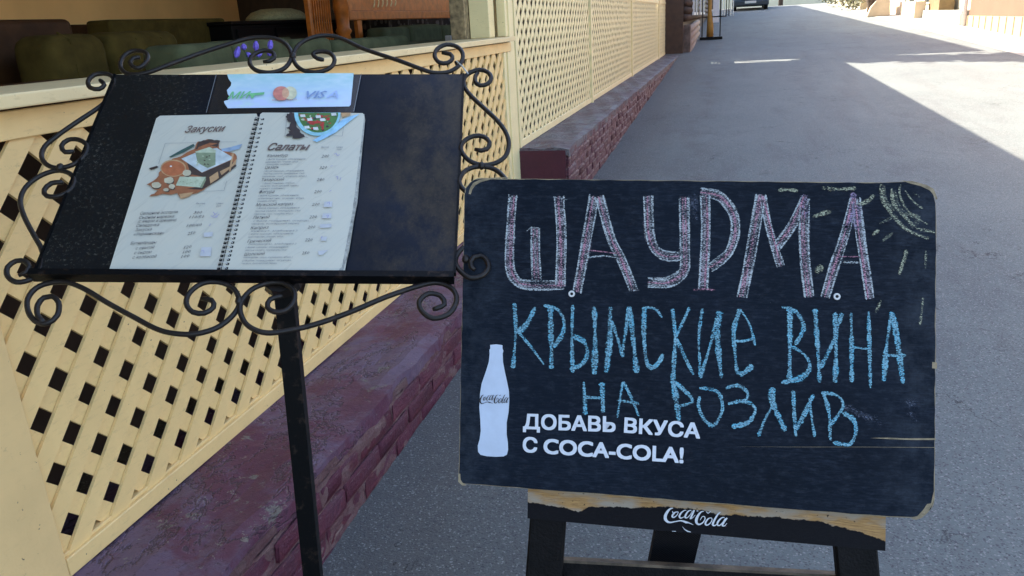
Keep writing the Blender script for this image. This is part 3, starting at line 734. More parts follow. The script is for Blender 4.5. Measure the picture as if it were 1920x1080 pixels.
# dark trunk across the street
c = atG(1630, 31)
t = thing('tree_stump', 'dark forked tree trunk beside the tan concrete block', 'tree', c)
soft(MB().tube([c, c + Vector((.02, 0, .35)), c + Vector((-.12, 0, 1.0)), c + Vector((-.2, 0, 2.2))], [.10, .12, .15, .12], 10).make('trunk', BARK, t))
soft(MB().tube([c + Vector((.02, 0, .2)), c + Vector((.2, 0, .7)), c + Vector((.45, 0, 1.6))], [.1, .14, .12], 10).make('limb', BARK, t))

# ---------------------------------------------------------------- right side of the street
def wall_obj(name, label, x, y0, y1, z1, mat, cat='wall', depth=.3):
    o = box(name, (x, y0, gz(y0) - .3), (x + depth, y1, z1), mat, None, 0); return tag(o, label, cat)
XR = 5.62
yr = atX(1812, 50, XR).y
hb = thing('orange_house', 'street house with a brown wall above an orange base, at the right edge', 'building', (XR, 10, gz(10)))
zs0 = atX(1815, 29, XR).z; zs1 = atX(1918, 26, XR).z
MB().box((XR + .03, 6, zs0), (XR + 5, yr, 4.3)).make('upper_wall', BROWNW, hb)
MB().box((XR + .0, 6, -.1), (XR + 5, yr - .002, zs0 - .003)).make('base_wall', ORANGEW, hb)
for k in range(30):
    y = yr - .02 - k * .5
    MB().box((XR - .015, y - .04, gz(y) - .02), (XR - .0005, y, zs0 - .01)).make('rib', ORANGEW, hb)
for yw in (8, 11, 14, 17): 
    f = box('window', (XR - .01, yw, 2.0), (XR + .028, yw + 1.0, 3.2), WHITE, hb, .004); box('pane', (XR - .018, yw + .08, 2.08), (XR - .012, yw + .92, 3.12), GLASSD, f)
MB().box((XR - .4, 5.7, 4.31), (XR + 5.4, yr + .3, 4.45)).make('roof', ROOFM, hb)
tag(box('brown_box', (XR + .1, atX(1745, 18, XR).y - .5, .9), (XR + .5, atX(1745, 18, XR).y + .8, 1.62), simple('brown_planter', (.14, .09, .04), .7, .2, 8, .2), None, .01), 'brown planter box on the wall in front of the cream house', 'planter')
# drain pipe
c = atX(1814, 48, XR - .05)
tag(soft(MB().tube([Vector((c.x, yr + .1, gz(yr))), Vector((c.x, yr + .1, 4.2))], .05, 10).make('drain_pipe', WHITE)), 'white drain pipe at the corner of the brown and orange house', 'pipe')
# ribbed low wall
y0 = yr + .25; y1 = atX(1727, 40, XR - .1).y; zt = atX(1727, 20, XR - .1).z
rw = thing('garden_wall', 'low pale grey ribbed panel wall next to the orange house', 'wall', (XR, y0, gz(y0)))
MB().box((XR - .08, y0, gz(y0) - .2), (XR + .1, y1, zt)).make('panel', GREYW, rw)
for k in range(int((y1 - y0) / .17)):
    y = y0 + .03 + k * .17
    MB().box((XR - .105, y, gz(y)), (XR - .081, y + .08, zt - .04)).make('rib', GREYW, rw)
ch = thing('cream_house', 'sunlit cream house set back behind the ribbed wall', 'building', (XR + .5, 26, gz(26)))
MB().box((XR + .6, y0 + .5, .6), (XR + 6, 34, 4.6)).make('wall', CREAMW, ch)
MB().box((XR + .3, y0 + .2, 4.61), (XR + 6.3, 34.3, 4.75)).make('roof', ROOFM, ch)
for yw in (atX(1757, 10, XR + .6).y - 1.2, 29.5, 32):
    f = box('window', (XR + .56, yw, 1.35), (XR + .598, yw + 1.0, 2.9), WHITE, ch, .004); box('pane', (XR + .54, yw + .08, 1.42), (XR + .558, yw + .92, 2.82), GLASSD, f)
wall_obj('low_wall', 'low tan wall between the ribbed wall and the concrete block', XR - .3, y1 + .05, y1 + 4.2, gz(y1 + 2) + .42, TANW)
c = atG(1643, 31)
o = MB().prism([(c.x - .30, c.z), (c.x + .42, c.z), (c.x + .36, c.z + .60), (c.x + .02, c.z + .58), (c.x - .2, c.z + .30)], 1, c.y, c.y + .8).make('concrete_block', TANW); bev(o, .02, 1)
tag(o, 'tan concrete block with a sloping side beside the dark trunk', 'block')
wall_obj('boundary_wall', 'long pale wall far up the street on the right', 5.4, 34, 48, 2.3, CREAMW)
for k, (yy, xx, zz, mm, lb) in enumerate(((36, 5.0, 2.0, TANW, 'tan gate pillar up the street nearer the trunk'), (39.5, 5.0, 2.4, CREAMW, 'cream gate pillar further up the street'), (43, 5.0, 2.2, TANW, 'tan gate pillar furthest up the street'))):
    o = box('gate_pillar', (xx, yy, gz(yy) - .1), (xx + .35, yy + .35, zz), mm, None, .01); tag(o, lb, 'pillar', 'gate pillars up the street')
for k, (px, py) in enumerate(((1545, 8), (1572, 10), (1590, 12))):
    c = Vector((4.4 - k * .1, 44 - k * 4, gz(44 - k * 4))); t = thing('roadside_shrub', ['farthest small shrub by the bright kerb', 'middle small shrub by the bright kerb', 'nearest small shrub by the bright kerb'][k], 'shrub', c, 'shrubs by the far kerb')
    crown('foliage', c + Vector((.5, 0, .4)), (.5, .8, .3), 500, LEAF2, t, .07); MB().tube([c + Vector((.5, 0, 0)), c + Vector((.5, 0, .4))], .03, 6).make('stem', BARK, t)
eb = thing('end_house', 'bright cream house closing the end of the street', 'building', (0, 75, gz(75)))
MB().box((-14, 75, gz(75) - .1), (16, 80, 7)).make('wall', CREAMW, eb)
for k in range(9):
    f = box('window', (-12 + k * 3, 74.93, 3), (-10.8 + k * 3, 74.999, 4.6), WHITE, eb); box('pane', (-11.9 + k * 3, 74.9, 3.1), (-10.9 + k * 3, 74.925, 4.5), GLASSD, f)
MB().box((-15, 74.5, 7.01), (17, 81, 7.3)).make('roof', ROOFM, eb)

# ---------------------------------------------------------------- car
gy = 41.6; g0 = gz(gy); cx0, cx1 = .02, 1.68
car = thing('parked_car', 'dark blue car facing down the shaded street', 'car', ((cx0 + cx1) / 2, gy + 2, g0))
prof = [(0, .25), (0, .62), (.08, .74), (1.05, .88), (1.75, 1.36), (3.05, 1.38), (3.7, .95), (4.1, .9), (4.15, .3), (3.8, .2), (.3, .2)]
o = MB().prism([(gy + a, g0 + b) for a, b in prof], 0, cx0, cx1).make('body', CARP, car); bev(o, .035, 2)
box('bumper', (cx0 - .01, gy - .07, g0 + .24), (cx1 + .01, gy + .1, g0 + .42), simple('black_bumper', (.012, .02, .03), .5, .1, 5, 0), car, .02)
box('plate', ((cx0 + cx1) / 2 - .26, gy - .085, g0 + .33), ((cx0 + cx1) / 2 + .26, gy - .072, g0 + .44), PLATE, car)
for xa in (cx0 + .08, cx1 - .40): box('headlight', (xa, gy - .02, g0 + .50), (xa + .32, gy + .03, g0 + .64), LAMPG, car, .01)
box('grille', (cx0 + .45, gy - .012, g0 + .48), (cx1 - .45, gy + .01, g0 + .63), BLACKG, car, .003)
o = MB().add([(cx0 + .1, gy + 1.08, g0 + .92), (cx1 - .1, gy + 1.08, g0 + .92), (cx1 - .16, gy + 1.72, g0 + 1.36), (cx0 + .16, gy + 1.72, g0 + 1.36)], [(0, 1, 2, 3)]).make('windscreen', GLASSD, car)
for v in o.data.vertices: v.co += Vector((0, -.015, .02))
for xw in (cx0 + .1, cx1 - .1):
    for yw in (gy + .72, gy + 3.35):
        wv = MB().tube([Vector((xw - .09, yw, g0 + .30)), Vector((xw + .09, yw, g0 + .30))], .30, 20).make('wheel', RUBB, car)
        MB().tube([Vector((xw - .095, yw, g0 + .30)), Vector((xw + .095, yw, g0 + .30))], .18, 16).make('rim', RIMM, wv)
for xa in (cx0 - .16, cx1): box('mirror', (xa, gy + 1.25, g0 + .92), (xa + .16, gy + 1.35, g0 + 1.06), CARP, car, .02)

# ================================================================ chalkboard stand
def px2(fr, pts, sc, ox, oy, n=0.0): return [fr.uv(ox + p[0] / sc, oy + p[1] / sc, n) for p in pts]
CR = {4: (2.7, 850, 320), 5: (2.7, 1300, 320), 6: (2.348, 850, 620), 7: (2.7, 1250, 680), 0: (1, 0, 0), 'l': (10.667, 1220, 930), 'b': (4.5, 880, 630),
      'm': (2.7, 180, 130), 'p': (5.685, 200, 200), 'q': (5.685, 440, 200), 't1': (3, 0, 0), 't2': (3.4286, 420, 0), 'r': (3.859, 780, 60), 'r2': (3.375, 780, 300), 'l2': (2.7, 0, 240), 'bt': (3, 0, 320)}
lift = [0.0]
def ribbon(name, fr, pts, crop, width, mat, parent, n0=.0006, jit=.18, step=.004, taper=True):
    """chalk / pen stroke as a thin strip lying on the plane fr; pts and width in crop pixels"""
    sc, ox, oy = CR[crop]
    uvp = [(*fr.uv(ox + p[0] / sc, oy + p[1] / sc), (p[2] if len(p) > 2 else width)) for p in pts]
    m_per_px = (fr.uv(ox + pts[0][0] / sc + 1, oy + pts[0][1] / sc) - fr.uv(ox + pts[0][0] / sc, oy + pts[0][1] / sc)).length / sc
    c, wd = spline(uvp, step); n = len(c)
    if n < 2: return
    lift[0] += .000006; ph = random.uniform(0, 6.28)
    V = []; U = []; ST = []; Fx = []
    for i in range(n):
        t = (c[min(i + 1, n - 1)] - c[max(i - 1, 0)]).normalized(); q = Vector((-t.y, t.x))
        h = wd[i] * m_per_px / 2 * (1 + random.uniform(-jit, jit)) * (1 + jit * (.9 * math.sin(i * .21 + ph) + .6 * math.sin(i * .47 + ph * 2)))
        if taper and (i == 0 or i == n - 1): h *= .55
        nn = n0 + lift[0] + i * 4e-7
        for k, s in enumerate((-1, 1)):
            p = c[i] + q * h * s; V.append(fr.w(p.x, p.y, nn)); U.append((p.x, p.y)); ST.append((s, i * step))
    for i in range(n - 1): Fx.append((2 * i, 2 * i + 1, 2 * i + 3, 2 * i + 2)[::-1])
    return name, V, Fx, mat, parent, U, ST
def join(name, parts, parent):
    """several ribbons of one letter become one mesh, with material slots"""
    parts = [p for p in parts if p]
    V = []; U = []; ST = []; Fx = []; mi = []; mats = []
    for (_, v, f, m, _, u, st) in parts:
        b = len(V); V += v; U += u; ST += st
        if m not in mats: mats.append(m)
        for q in f: Fx.append(tuple(b + i for i in q)); mi.append(mats.index(m))
    o = mk(name, V, Fx, mats[0], parent, U, False, ST)
    for m in mats[1:]: o.data.materials.append(m)
    for p, k in zip(o.data.polygons, mi): p.material_index = k
    return o
gb = BB.O - BB.V * .8
CB = thing('chalkboard_stand', 'dark navy chalkboard with shawarma and Crimean wine lettering on a black easel', 'chalkboard', (BB.O.x, BB.O.y - .15, gz(1)))
# board outline with worn corners
def arc(c, r, a0, a1, k=9, chip=0): return [Vector((c[0] + (r + random.uniform(-chip, chip)) * math.cos(math.radians(a0 + (a1 - a0) * i / k)), c[1] + (r + random.uniform(-chip, chip)) * math.sin(math.radians(a0 + (a1 - a0) * i / k)))) for i in range(k + 1)]
corn = [BB.uv(*p) for p in ((859, 909), (1752, 976), (1757, 343), (872, 334))]
def outline(ins=0.0, chip=0.0, seed=5):
    random.seed(seed)
    P = []; u0, v0 = corn[0]; u1, v1 = corn[1]; u2, v2 = corn[2]; u3, v3 = corn[3]
    v0 += .002
    def edge(a, b, k=16):
        a = Vector(a); b = Vector(b); d = (b - a).normalized(); q = Vector((-d.y, d.x))
        return [a.lerp(b, i / k) + q * random.uniform(-chip * .2, chip) for i in range(1, k)]
    r = .026; i = ins
    P += arc((u0 + .010 + i, v0 + .010 + i), .010, 180, 270, 5, chip); P += edge((u0 + .02, v0 + i), (u1 - .04, v1 + i), 26)
    P += arc((u1 - .030 - i, v1 + .032 + i), .030, 270, 360, 8, chip); P += edge((u1 - i, v1 + .05), (u2 - i, v2 - .04), 26)
    P += arc((u2 - .034 - i, v2 - .030 - i), .032, 0, 90, 8, chip); P += edge((u2 - .05, v2 - i), (u3 + .04, v3 - i), 26)
    P += arc((u3 + .026 + i, v3 - .026 - i), .026, 90, 180, 8, chip); P += edge((u3 + i, v3 - .04), (u0 + i, v0 + .02), 26)
    return P
bo = MB().fprism(BB, outline(0, .0006), -.010, 0).make('board', PLY, CB, uv=True)
MB().fprism(BB, outline(.0006, .0011, 9), .00005, .0004).make('painted_face', BOARD, bo, uv=True)
# corner chips: bare plywood patches
random.seed(3)
def chippatch(pts, crop=0):
    sc, ox, oy = CR[crop]; P = [BB.uv(ox + x / sc, oy + y / sc) for x, y in pts]
    MB().fprism(BB, P, .00042, .00062).make('bare_wood_chip', PLY, bo, uv=True)
chippatch([(1050, 48), (1120, 60), (1180, 72), (1215, 92), (1236, 140), (1228, 150), (1212, 118), (1196, 100), (1150, 78), (1100, 66)], 5)
chippatch([(1234, 790), (1262, 795), (1290, 786), (1322, 758), (1350, 705), (1356, 640), (1349, 660), (1338, 712), (1318, 715), (1298, 745), (1270, 775)], 7)
chippatch([(22, 628), (22, 665), (40, 682), (60, 680), (40, 668), (32, 655), (31, 630)], 6)
chippatch([(78, 118), (84, 90), (100, 62), (130, 48), (190, 36), (300, 32), (190, 44), (140, 58), (112, 74), (96, 96), (88, 120)], 4)
chippatch([(1209, 968), (1234, 972), (1232, 1003), (1208, 1000)], 5)
chippatch([(1030, 381), (1130, 379), (1200, 383), (1362, 382), (1362, 391), (1240, 391), (1130, 387)], 7)
chippatch([(350, 425), (700, 426), (1000, 426), (1360, 428), (1360, 430), (1000, 427.2), (700, 427.2)], 7)
for (px, py) in ((1072, 551), (1569, 556)):
    c = BB.uv(px, py); ctr = BB.w(c.x, c.y, .0012); V = []; Fx = []
    for r, n_ in ((.0052, .0005), (.0048, .0022), (.0026, .0022), (.0022, .0010)):
        for k in range(16): V.append(BB.w(c.x + r * math.cos(k * .3927), c.y + r * math.sin(k * .3927), n_))
    for j in range(3):
        for k in range(16): Fx.append((j * 16 + k, j * 16 + (k + 1) % 16, (j + 1) * 16 + (k + 1) % 16, (j + 1) * 16 + k))
    s = mk('screw_cap', V, Fx, WHITE, bo)
    mk('screw_hole', [BB.w(c.x + .0024 * math.cos(k * .7854), c.y + .0024 * math.sin(k * .7854), .0011) for k in range(8)], [tuple(range(8))], HOLE, bo)
random.seed(11)
def letter(strokes, crop):
    """outlined chalk letter: grainy band, two outlines, pink core"""
    P = []
    for s in strokes:
        w_ = s[0]; pts = s[1]; cr = s[2] if len(s) > 2 else crop; kind = s[3] if len(s) > 3 else 'fat'
        if kind == 'fat':
            P.append(ribbon('', BB, pts, cr, w_, CH_W, bo, .0006))
            for sg in (-1, 1):
                q = []
                for i, p in enumerate(pts):
                    a = Vector(pts[max(i - 1, 0)][:2]); b = Vector(pts[min(i + 1, len(pts) - 1)][:2]); d = (b - a).normalized()
                    q.append((p[0] - d.y * sg * w_ * .43 + random.uniform(-2, 2), p[1] + d.x * sg * w_ * .43 + random.uniform(-2, 2)))
                if len(q) > 1:
                    for rep in range(2 if w_ > 40 else 1):
                        qq = [(x + random.uniform(-3.5, 3.5), y + random.uniform(-5, 5)) for x, y in q]
                        P.append(ribbon('', BB, qq, cr, random.uniform(6, 10), CH_E, bo, .0008))
            for rep in range(2):
                o_ = random.uniform(-w_ * .22, w_ * .22); P.append(ribbon('', BB, [(p[0] + o_ + random.uniform(-4, 4), p[1]) for p in pts], cr, 7, CH_P, bo, .001))
        else: P.append(ribbon('', BB, pts, cr, w_, {'p': CH_P, 'e': CH_E, 'm': CH_M, 'w': CH_W}[kind], bo, .0008))
    return join('chalk_letter', P, bo)
letter([(46, [(303, 125), (290, 300), (285, 470), (310, 550), (370, 578), (560, 582)]), (46, [(418, 288), (418, 420), (422, 552)]), (50, [(536, 130), (545, 350), (543, 590)]), (7, [(372, 306), (390, 290), (440, 292)], 4, 'e'), (8, [(505, 132), (576, 148)], 4, 'e')], 4)
letter([(48, [(716, 128), (680, 330), (628, 615)]), (46, [(738, 130), (800, 340), (850, 450), (912, 605)]), (8, [(668, 418), (700, 405), (830, 420)], 4, 'p'), (9, [(680, 440), (760, 432), (825, 440)], 4, 'e'), (14, [(885, 606), (940, 606)], 4, 'w')], 4)
letter([(48, [(985, 128), (990, 300), (1015, 390), (1070, 432), (1150, 432)]), (50, [(1168, 132), (1172, 400), (1168, 500), (1130, 545), (1070, 570), (985, 565)]), (7, [(985, 545), (1080, 540), (1150, 500)], 4, 'e')], 4)
letter([(48, [(57, 125), (62, 300), (50, 600)]), (46, [(35, 110), (130, 130), (195, 205), (215, 300), (185, 400), (140, 455), (85, 490)]), (12, [(0, 604), (50, 600), (110, 605)], 5, 'p')], 5)
letter([(52, [(342, 122), (300, 370), (270, 520), (244, 640)]), (40, [(350, 130), (385, 290), (440, 488)]), (44, [(568, 128), (500, 280), (425, 385)]), (52, [(562, 160), (560, 400), (588, 640)]), (44, [(560, 120), (562, 190), (560, 240)], 5, 'm')], 5)
letter([(46, [(812, 140), (760, 350), (708, 500), (664, 640)]), (46, [(820, 140), (845, 330), (868, 480), (892, 650)]), (7, [(728, 436), (842, 436)], 5, 'p'), (15, [(755, 462), (835, 466)], 5, 'e'), (70, [(818, 170), (822, 300)], 5, 'm'), (30, [(810, 110), (800, 200), (770, 300)], 5, 'm')], 5)
def blue(strokes, crop, w=26):
    P = []
    for s in strokes:
        if isinstance(s[0], (int, float)): ww, pts = s[0], s[1]
        else: ww, pts = w, s
        cr = crop
        if isinstance(pts[-1], int): cr = pts[-1]; pts = pts[:-1]
        P.append(ribbon('', BB, pts, cr, ww * random.uniform(.78, .95), CH_B, bo, .0006, .26))
        P.append(ribbon('', BB, [(p[0] + random.uniform(-4, 4), p[1] + random.uniform(-3, 3)) for p in pts], cr, ww * .5, CH_BL, bo, .0008, .3))
    return join('chalk_letter', P, bo)
blue([(22, [(310, 670), (316, 820), (302, 1000)]), (30, [(415, 692), (370, 780), (325, 818)]), (17, [(330, 818), (400, 900), (460, 982)])], 4)
blue([(28, [(492, 690), (495, 850), (497, 1002)]), (22, [(458, 682), (530, 705), (562, 780), (545, 840), (505, 895)])], 4)
blue([(24, [(605, 680), (600, 850), (605, 1022)]), (26, [(600, 835), (660, 865), (680, 925), (650, 980), (590, 1005)]), (30, [(713, 690), (718, 850), (714, 1030)])], 4)
blue([(32, [(795, 690), (792, 850), (775, 1020)]), (26, [(800, 760), (835, 860), (860, 942)]), (28, [(888, 690), (872, 820), (850, 935)]), (32, [(890, 690), (910, 850), (928, 1022)])], 4)
blue([(20, [(1056, 742), (1020, 700), (972, 692)]), (32, [(968, 690), (965, 850), (985, 985), (1020, 995)]), (18, [(1010, 1000), (1040, 970), (1062, 928)])], 4)
blue([(26, [(1110, 700), (1122, 850), (1110, 1080)]), (20, [(1195, 692), (1160, 770), (1125, 845)]), (22, [(1130, 850), (1170, 940), (1215, 1032)])], 4)
blue([(22, [(45, 698), (28, 850), (38, 1050)]), (24, [(36, 1045), (80, 900), (132, 715)]), (34, [(132, 712), (122, 850), (142, 1050)])], 5)
blue([(26, [(236, 700), (205, 800), (208, 900), (222, 1020), (245, 1030), (300, 985)]), (16, [(236, 700), (285, 780), (312, 885)]), (18, [(200, 862), (255, 862), (308, 848)])], 5)
blue([(30, [(488, 690), (488, 880), (486, 1070)]), (26, [(445, 690), (515, 712), (558, 790), (515, 880)]), (28, [(500, 890), (570, 940), (588, 1000), (540, 1050), (445, 1072)])], 5)
blue([(28, [(615, 700), (628, 900), (638, 1072)]), (26, [(640, 1000), (700, 880), (752, 722)]), (28, [(716, 720), (722, 900), (716, 1075)])], 5)
blue([(24, [(798, 720), (800, 900), (800, 1070)]), (20, [(886, 714), (890, 900), (895, 1100)]), (17, [(795, 893), (885, 903)])], 5)
blue([(26, [(1002, 715), (978, 880), (962, 1065)]), (30, [(1008, 720), (1035, 890), (1060, 1078)]), (18, [(955, 935), (1075, 935)])], 5)
blue([(18, [(575, 225), (582, 370)]), (24, [(655, 228), (660, 360)]), (14, [(578, 292), (655, 296)])], 6)
blue([(12, [(746, 222), (722, 382)]), (16, [(750, 225), (790, 310), (816, 376)]), (20, [(722, 306), (816, 320)])], 6)
blue([(28, [(32, 90), (48, 190), (62, 292)]), (20, [(32, 90), (90, 140), (130, 195), (50, 222)])], 7)
blue([(26, [(165, 128), (240, 138), (272, 170), (282, 230), (262, 290), (232, 322)]), (20, [(232, 325), (185, 280), (160, 215), (168, 170)])], 7)
blue([(24, [(300, 128), (355, 115), (405, 145), (402, 185), (310, 208)]), (24, [(350, 192), (425, 205), (448, 245), (405, 305), (328, 322)])], 7)
blue([(30, [(536, 125), (535, 200), (600, 345)]), (20, [(535, 215), (500, 280), (462, 372)])], 7)
blue([(24, [(640, 140), (645, 260), (652, 372)]), (26, [(652, 340), (700, 250), (742, 160)]), (22, [(722, 180), (730, 260), (748, 375)])], 7)
blue([(18, [(792, 155), (820, 250), (826, 390)]), (24, [(782, 152), (860, 165), (892, 220), (830, 312)]), (22, [(890, 252), (945, 290), (955, 350), (925, 412), (840, 402)])], 7)
for (ww, pts, m) in ((26, [(430, 100), (480, 98), (528, 103)], CH_Y), (20, [(650, 88), (740, 95), (822, 90)], CH_Y), (26, [(915, 122), (880, 155), (832, 172)], CH_Y), (28, [(697, 208), (650, 218), (603, 236)], CH_Y), (26, [(938, 300), (905, 328)], CH_Y), (22, [(1008, 318), (955, 355)], CH_YL),
                     (20, [(1078, 402), (1062, 460), (1040, 525)], CH_Y), (12, [(1176, 402), (1172, 495)], CH_YL), (34, [(650, 480), (622, 518)], CH_Y), (22, [(948, 655), (922, 718)], CH_Y), (18, [(1160, 642), (1155, 710), (1145, 780)], CH_Y), (20, [(1030, 225), (940, 270)], CH_YL)):
    join('chalk_dab', [ribbon('', BB, pts, 5, ww, m, bo)], bo)
join('chalk_sun', [ribbon('', BB, p, 5, ww, m, bo) for ww, p, m in ((22, [(952, 70), (958, 150), (1000, 215), (1080, 300), (1190, 345)], CH_Y), (14, [(968, 80), (975, 150), (1015, 205)], CH_YL), (20, [(1003, 92), (1012, 165), (1060, 225), (1130, 290), (1222, 312)], CH_Y), (14, [(1020, 100), (1035, 170), (1075, 215), (1120, 240)], CH_YL),
     (12, [(1048, 72), (1042, 120), (1085, 205), (1182, 272)], CH_Y), (12, [(1070, 102), (1105, 150), (1160, 195)], CH_Y), (10, [(1112, 112), (1150, 142)], CH_YL), (30, [(1060, 215), (1140, 240), (1100, 290)], CH_YL))], bo)
for ww, p, c_ in ((40, [(1205, 150), (1215, 250)], 4), (46, [(900, 220), (1000, 270), (1100, 300)], 7), (60, [(1240, 170), (1250, 300)], 7), (60, [(0, 120), (10, 250)], 5)): join('chalk_smudge', [ribbon('', BB, p, c_, ww, CH_D, bo, .0005)], bo)
# bottle decal
prof = [(176, 75), (178, 105), (170, 118), (172, 150), (165, 220), (140, 300), (105, 400), (92, 480), (85, 600), (93, 700), (97, 800), (88, 870), (72, 925), (74, 975), (95, 1002), (150, 1014), (228, 1018), (290, 1015), (318, 1000), (328, 960), (326, 900), (316, 830), (316, 730), (332, 640), (338, 540), (334, 460), (318, 380), (300, 300), (285, 220), (282, 150), (288, 125), (281, 108), (280, 77), (228, 70)]
sc, ox, oy = CR['b']
MB().fprism(BB, [BB.uv(ox + x / sc, oy + y / sc) for x, y in prof], .0007, .0009).make('bottle_sticker', DECAL, bo, uv=True)
LOGO = [[(452, 268, 14), (400, 280, 30), (340, 340, 48), (300, 420, 60), (300, 490, 62), (340, 540, 48), (400, 556, 30), (500, 538, 20), (600, 522, 22), (670, 536, 36), (715, 555, 44), (760, 560, 24), (860, 605, 6)],
        [(560, 345, 14), (500, 350, 24), (450, 400, 36), (435, 440, 34), (470, 455, 24), (530, 410, 18), (560, 350, 12)], [(455, 370, 20), (440, 330, 14)],
        [(720, 312, 12), (690, 310, 14), (620, 360, 30), (580, 430, 38), (600, 470, 26), (650, 455, 14), (700, 430, 10)],
        [(820, 312, 14), (760, 330, 24), (705, 410, 36), (700, 460, 30), (740, 460, 18), (800, 400, 14), (845, 320, 10)], [(880, 308, 30), (825, 430, 36), (800, 480, 28), (850, 460, 12), (900, 405, 8)],
        [(925, 325, 16), (962, 325, 16)],
        [(1075, 330, 10), (1010, 350, 28), (950, 430, 48), (920, 510, 56), (930, 570, 46), (980, 596, 32), (1050, 560, 22), (1095, 490, 20), (1085, 440, 18), (1040, 440, 14), (1000, 510, 12)], [(1125, 335, 14), (1155, 372, 18), (1212, 330, 10)],
        [(1230, 465, 12), (1170, 475, 22), (1110, 550, 36), (1110, 600, 34), (1150, 608, 24), (1210, 560, 20), (1240, 490, 16), (1215, 460, 10)],
        [(1405, 350, 14), (1350, 400, 30), (1280, 520, 40), (1250, 600, 40), (1290, 620, 26), (1345, 585, 10)],
        [(1490, 455, 12), (1430, 465, 24), (1360, 540, 36), (1345, 600, 34), (1385, 620, 22), (1450, 560, 16), (1505, 470, 10)], [(1540, 465, 28), (1470, 560, 38), (1445, 620, 32), (1490, 625, 18), (1540, 570, 6)]]
FRAIL = Frame(BB.O, BB.A)
parts = []
for s in LOGO:
    q = [(92 + (p[0] - 285) / 1265 * 242, 468 + (p[1] - 268 + (1550 - p[0]) * .10) / 480 * 120, p[2] * .20) for p in s]
    parts.append(ribbon('', BB, q, 'b', 10, LOGOB, bo, .00115, 0, .0008))
join('script_lettering', parts, bo)
# printed slogan
def text(s, fr, p0, p1, hpx, mat, parent, n=.0007, bold=0.0, shear=0.0, name='printed_text', res=3, mono=None):
    c = bpy.data.curves.new('t', 'FONT'); c.body = s; c.resolution_u = res; c.shear = shear
    o = bpy.data.objects.new('t', c); COL.objects.link(o)
    bpy.context.view_layer.update()
    me = bpy.data.meshes.new_from_object(o.evaluated_get(bpy.context.evaluated_depsgraph_get()))
    bpy.data.objects.remove(o)
    if not me.vertices: return None
    xs_ = [v.co.x for v in me.vertices]; x0 = min(xs_); x1 = max(xs_)
    a = fr.uv(*p0); b = fr.uv(*p1); d = (b - a); L_ = d.length; d.normalize(); q = Vector((-d.y, d.x))
    h = abs((fr.uv(p0[0], p0[1] - hpx) - a).dot(q)); sx = L_ / (x1 - x0); sy = h / .73
    lift[0] += .000004
    V = []; U = []
    Fx = []
    offs = [(0, 0)] if not bold else [(-bold, -bold), (bold, -bold), (-bold, bold), (bold, bold), (0, 0), (-bold, 0), (bold, 0)]
    for oi, (ox_, oy_) in enumerate(offs):
        bq = len(V)
        for v in me.vertices:
            p = a + d * (v.co.x + ox_ - x0) * sx + q * (v.co.y + oy_) * sy; V.append(fr.w(p.x, p.y, n + lift[0] + oi * 4e-7)); U.append(tuple(p))
        Fx += [tuple(bq + k for k in p.vertices) for p in me.polygons]
    return V, Fx, U, mat
def put(name, items, parent):
    V = []; Fx = []; U = []; mats = []; mi = []
    for it in items:
        if not it: continue
        v, f, u, m = it; b = len(V); V += v; U += u
        if m not in mats: mats.append(m)
        for q in f: Fx.append(tuple(b + i for i in q)); mi.append(mats.index(m))
    o = mk(name, V, Fx, mats[0], parent, U)
    for m in mats[1:]: o.data.materials.append(m)
    for p, k in zip(o.data.polygons, mi): p.material_index = k
    return o
def font_text_words(words, mat, hp, bold, parent, fr, name):
    put(name, [text(s, fr, a, b, hp, mat, parent, bold=bold, res=4) for s, a, b in words], parent)
font_text_words([('ДОБАВЬ', (982, 803), (1153, 809))], DTEXT, 27, .028, bo, BB, 'printed_slogan')
font_text_words([('ВКУСА', (1171, 810), (1311, 821))], DTEXT, 27, .028, bo, BB, 'printed_slogan')
font_text_words([('С', (981, 846), (1006, 848))], DTEXT, 27, .028, bo, BB, 'printed_slogan')
font_text_words([('COCA-COLA!', (1020, 849), (1280, 867))], DTEXT, 28, .028, bo, BB, 'printed_slogan')
# easel rails and legs
def fquad(name, fr, pxs, n0, n1, mat, parent, uv01=False, bw=0):
    P = [fr.uv(x, y, n1) for x, y in pxs]; vs = [fr.w(p.x, p.y, n0) for p in P] + [fr.w(p.x, p.y, n1) for p in P]
    k = len(P); uvs = ([(0, 0), (1, 0), (1, 1), (0, 1)] * 2) if uv01 else [tuple(p) for p in P] * 2
    o = mk(name, vs, [tuple(range(k))[::-1], tuple(range(k, 2 * k))] + [(i, (i + 1) % k, k + (i + 1) % k, k + i) for i in range(k)], mat, parent, uvs)
    if bw: bev(o, bw, 2)
    return o
rail = fquad('rail', BB, [(989, 972), (1660, 1033), (1661, 962), (990, 908)], -.034, -.0108, RAIL, CB, True)
join('script_lettering', [ribbon('', BB, s, 'l', 10, LOGOW, rail, -.0098, .0, .0012, False) for s in LOGO] +
     [ribbon('', BB, p, 'l', 14, LOGOW, rail, -.0098) for p in ([(640, 640, 8), (690, 700, 16), (745, 735, 24), (812, 750, 16)], [(430, 732), (510, 735)])] +
     [ribbon('', BB, [(1510, 640), (1530, 645)], 'l', 20, CH_P, rail, -.0096)], rail)
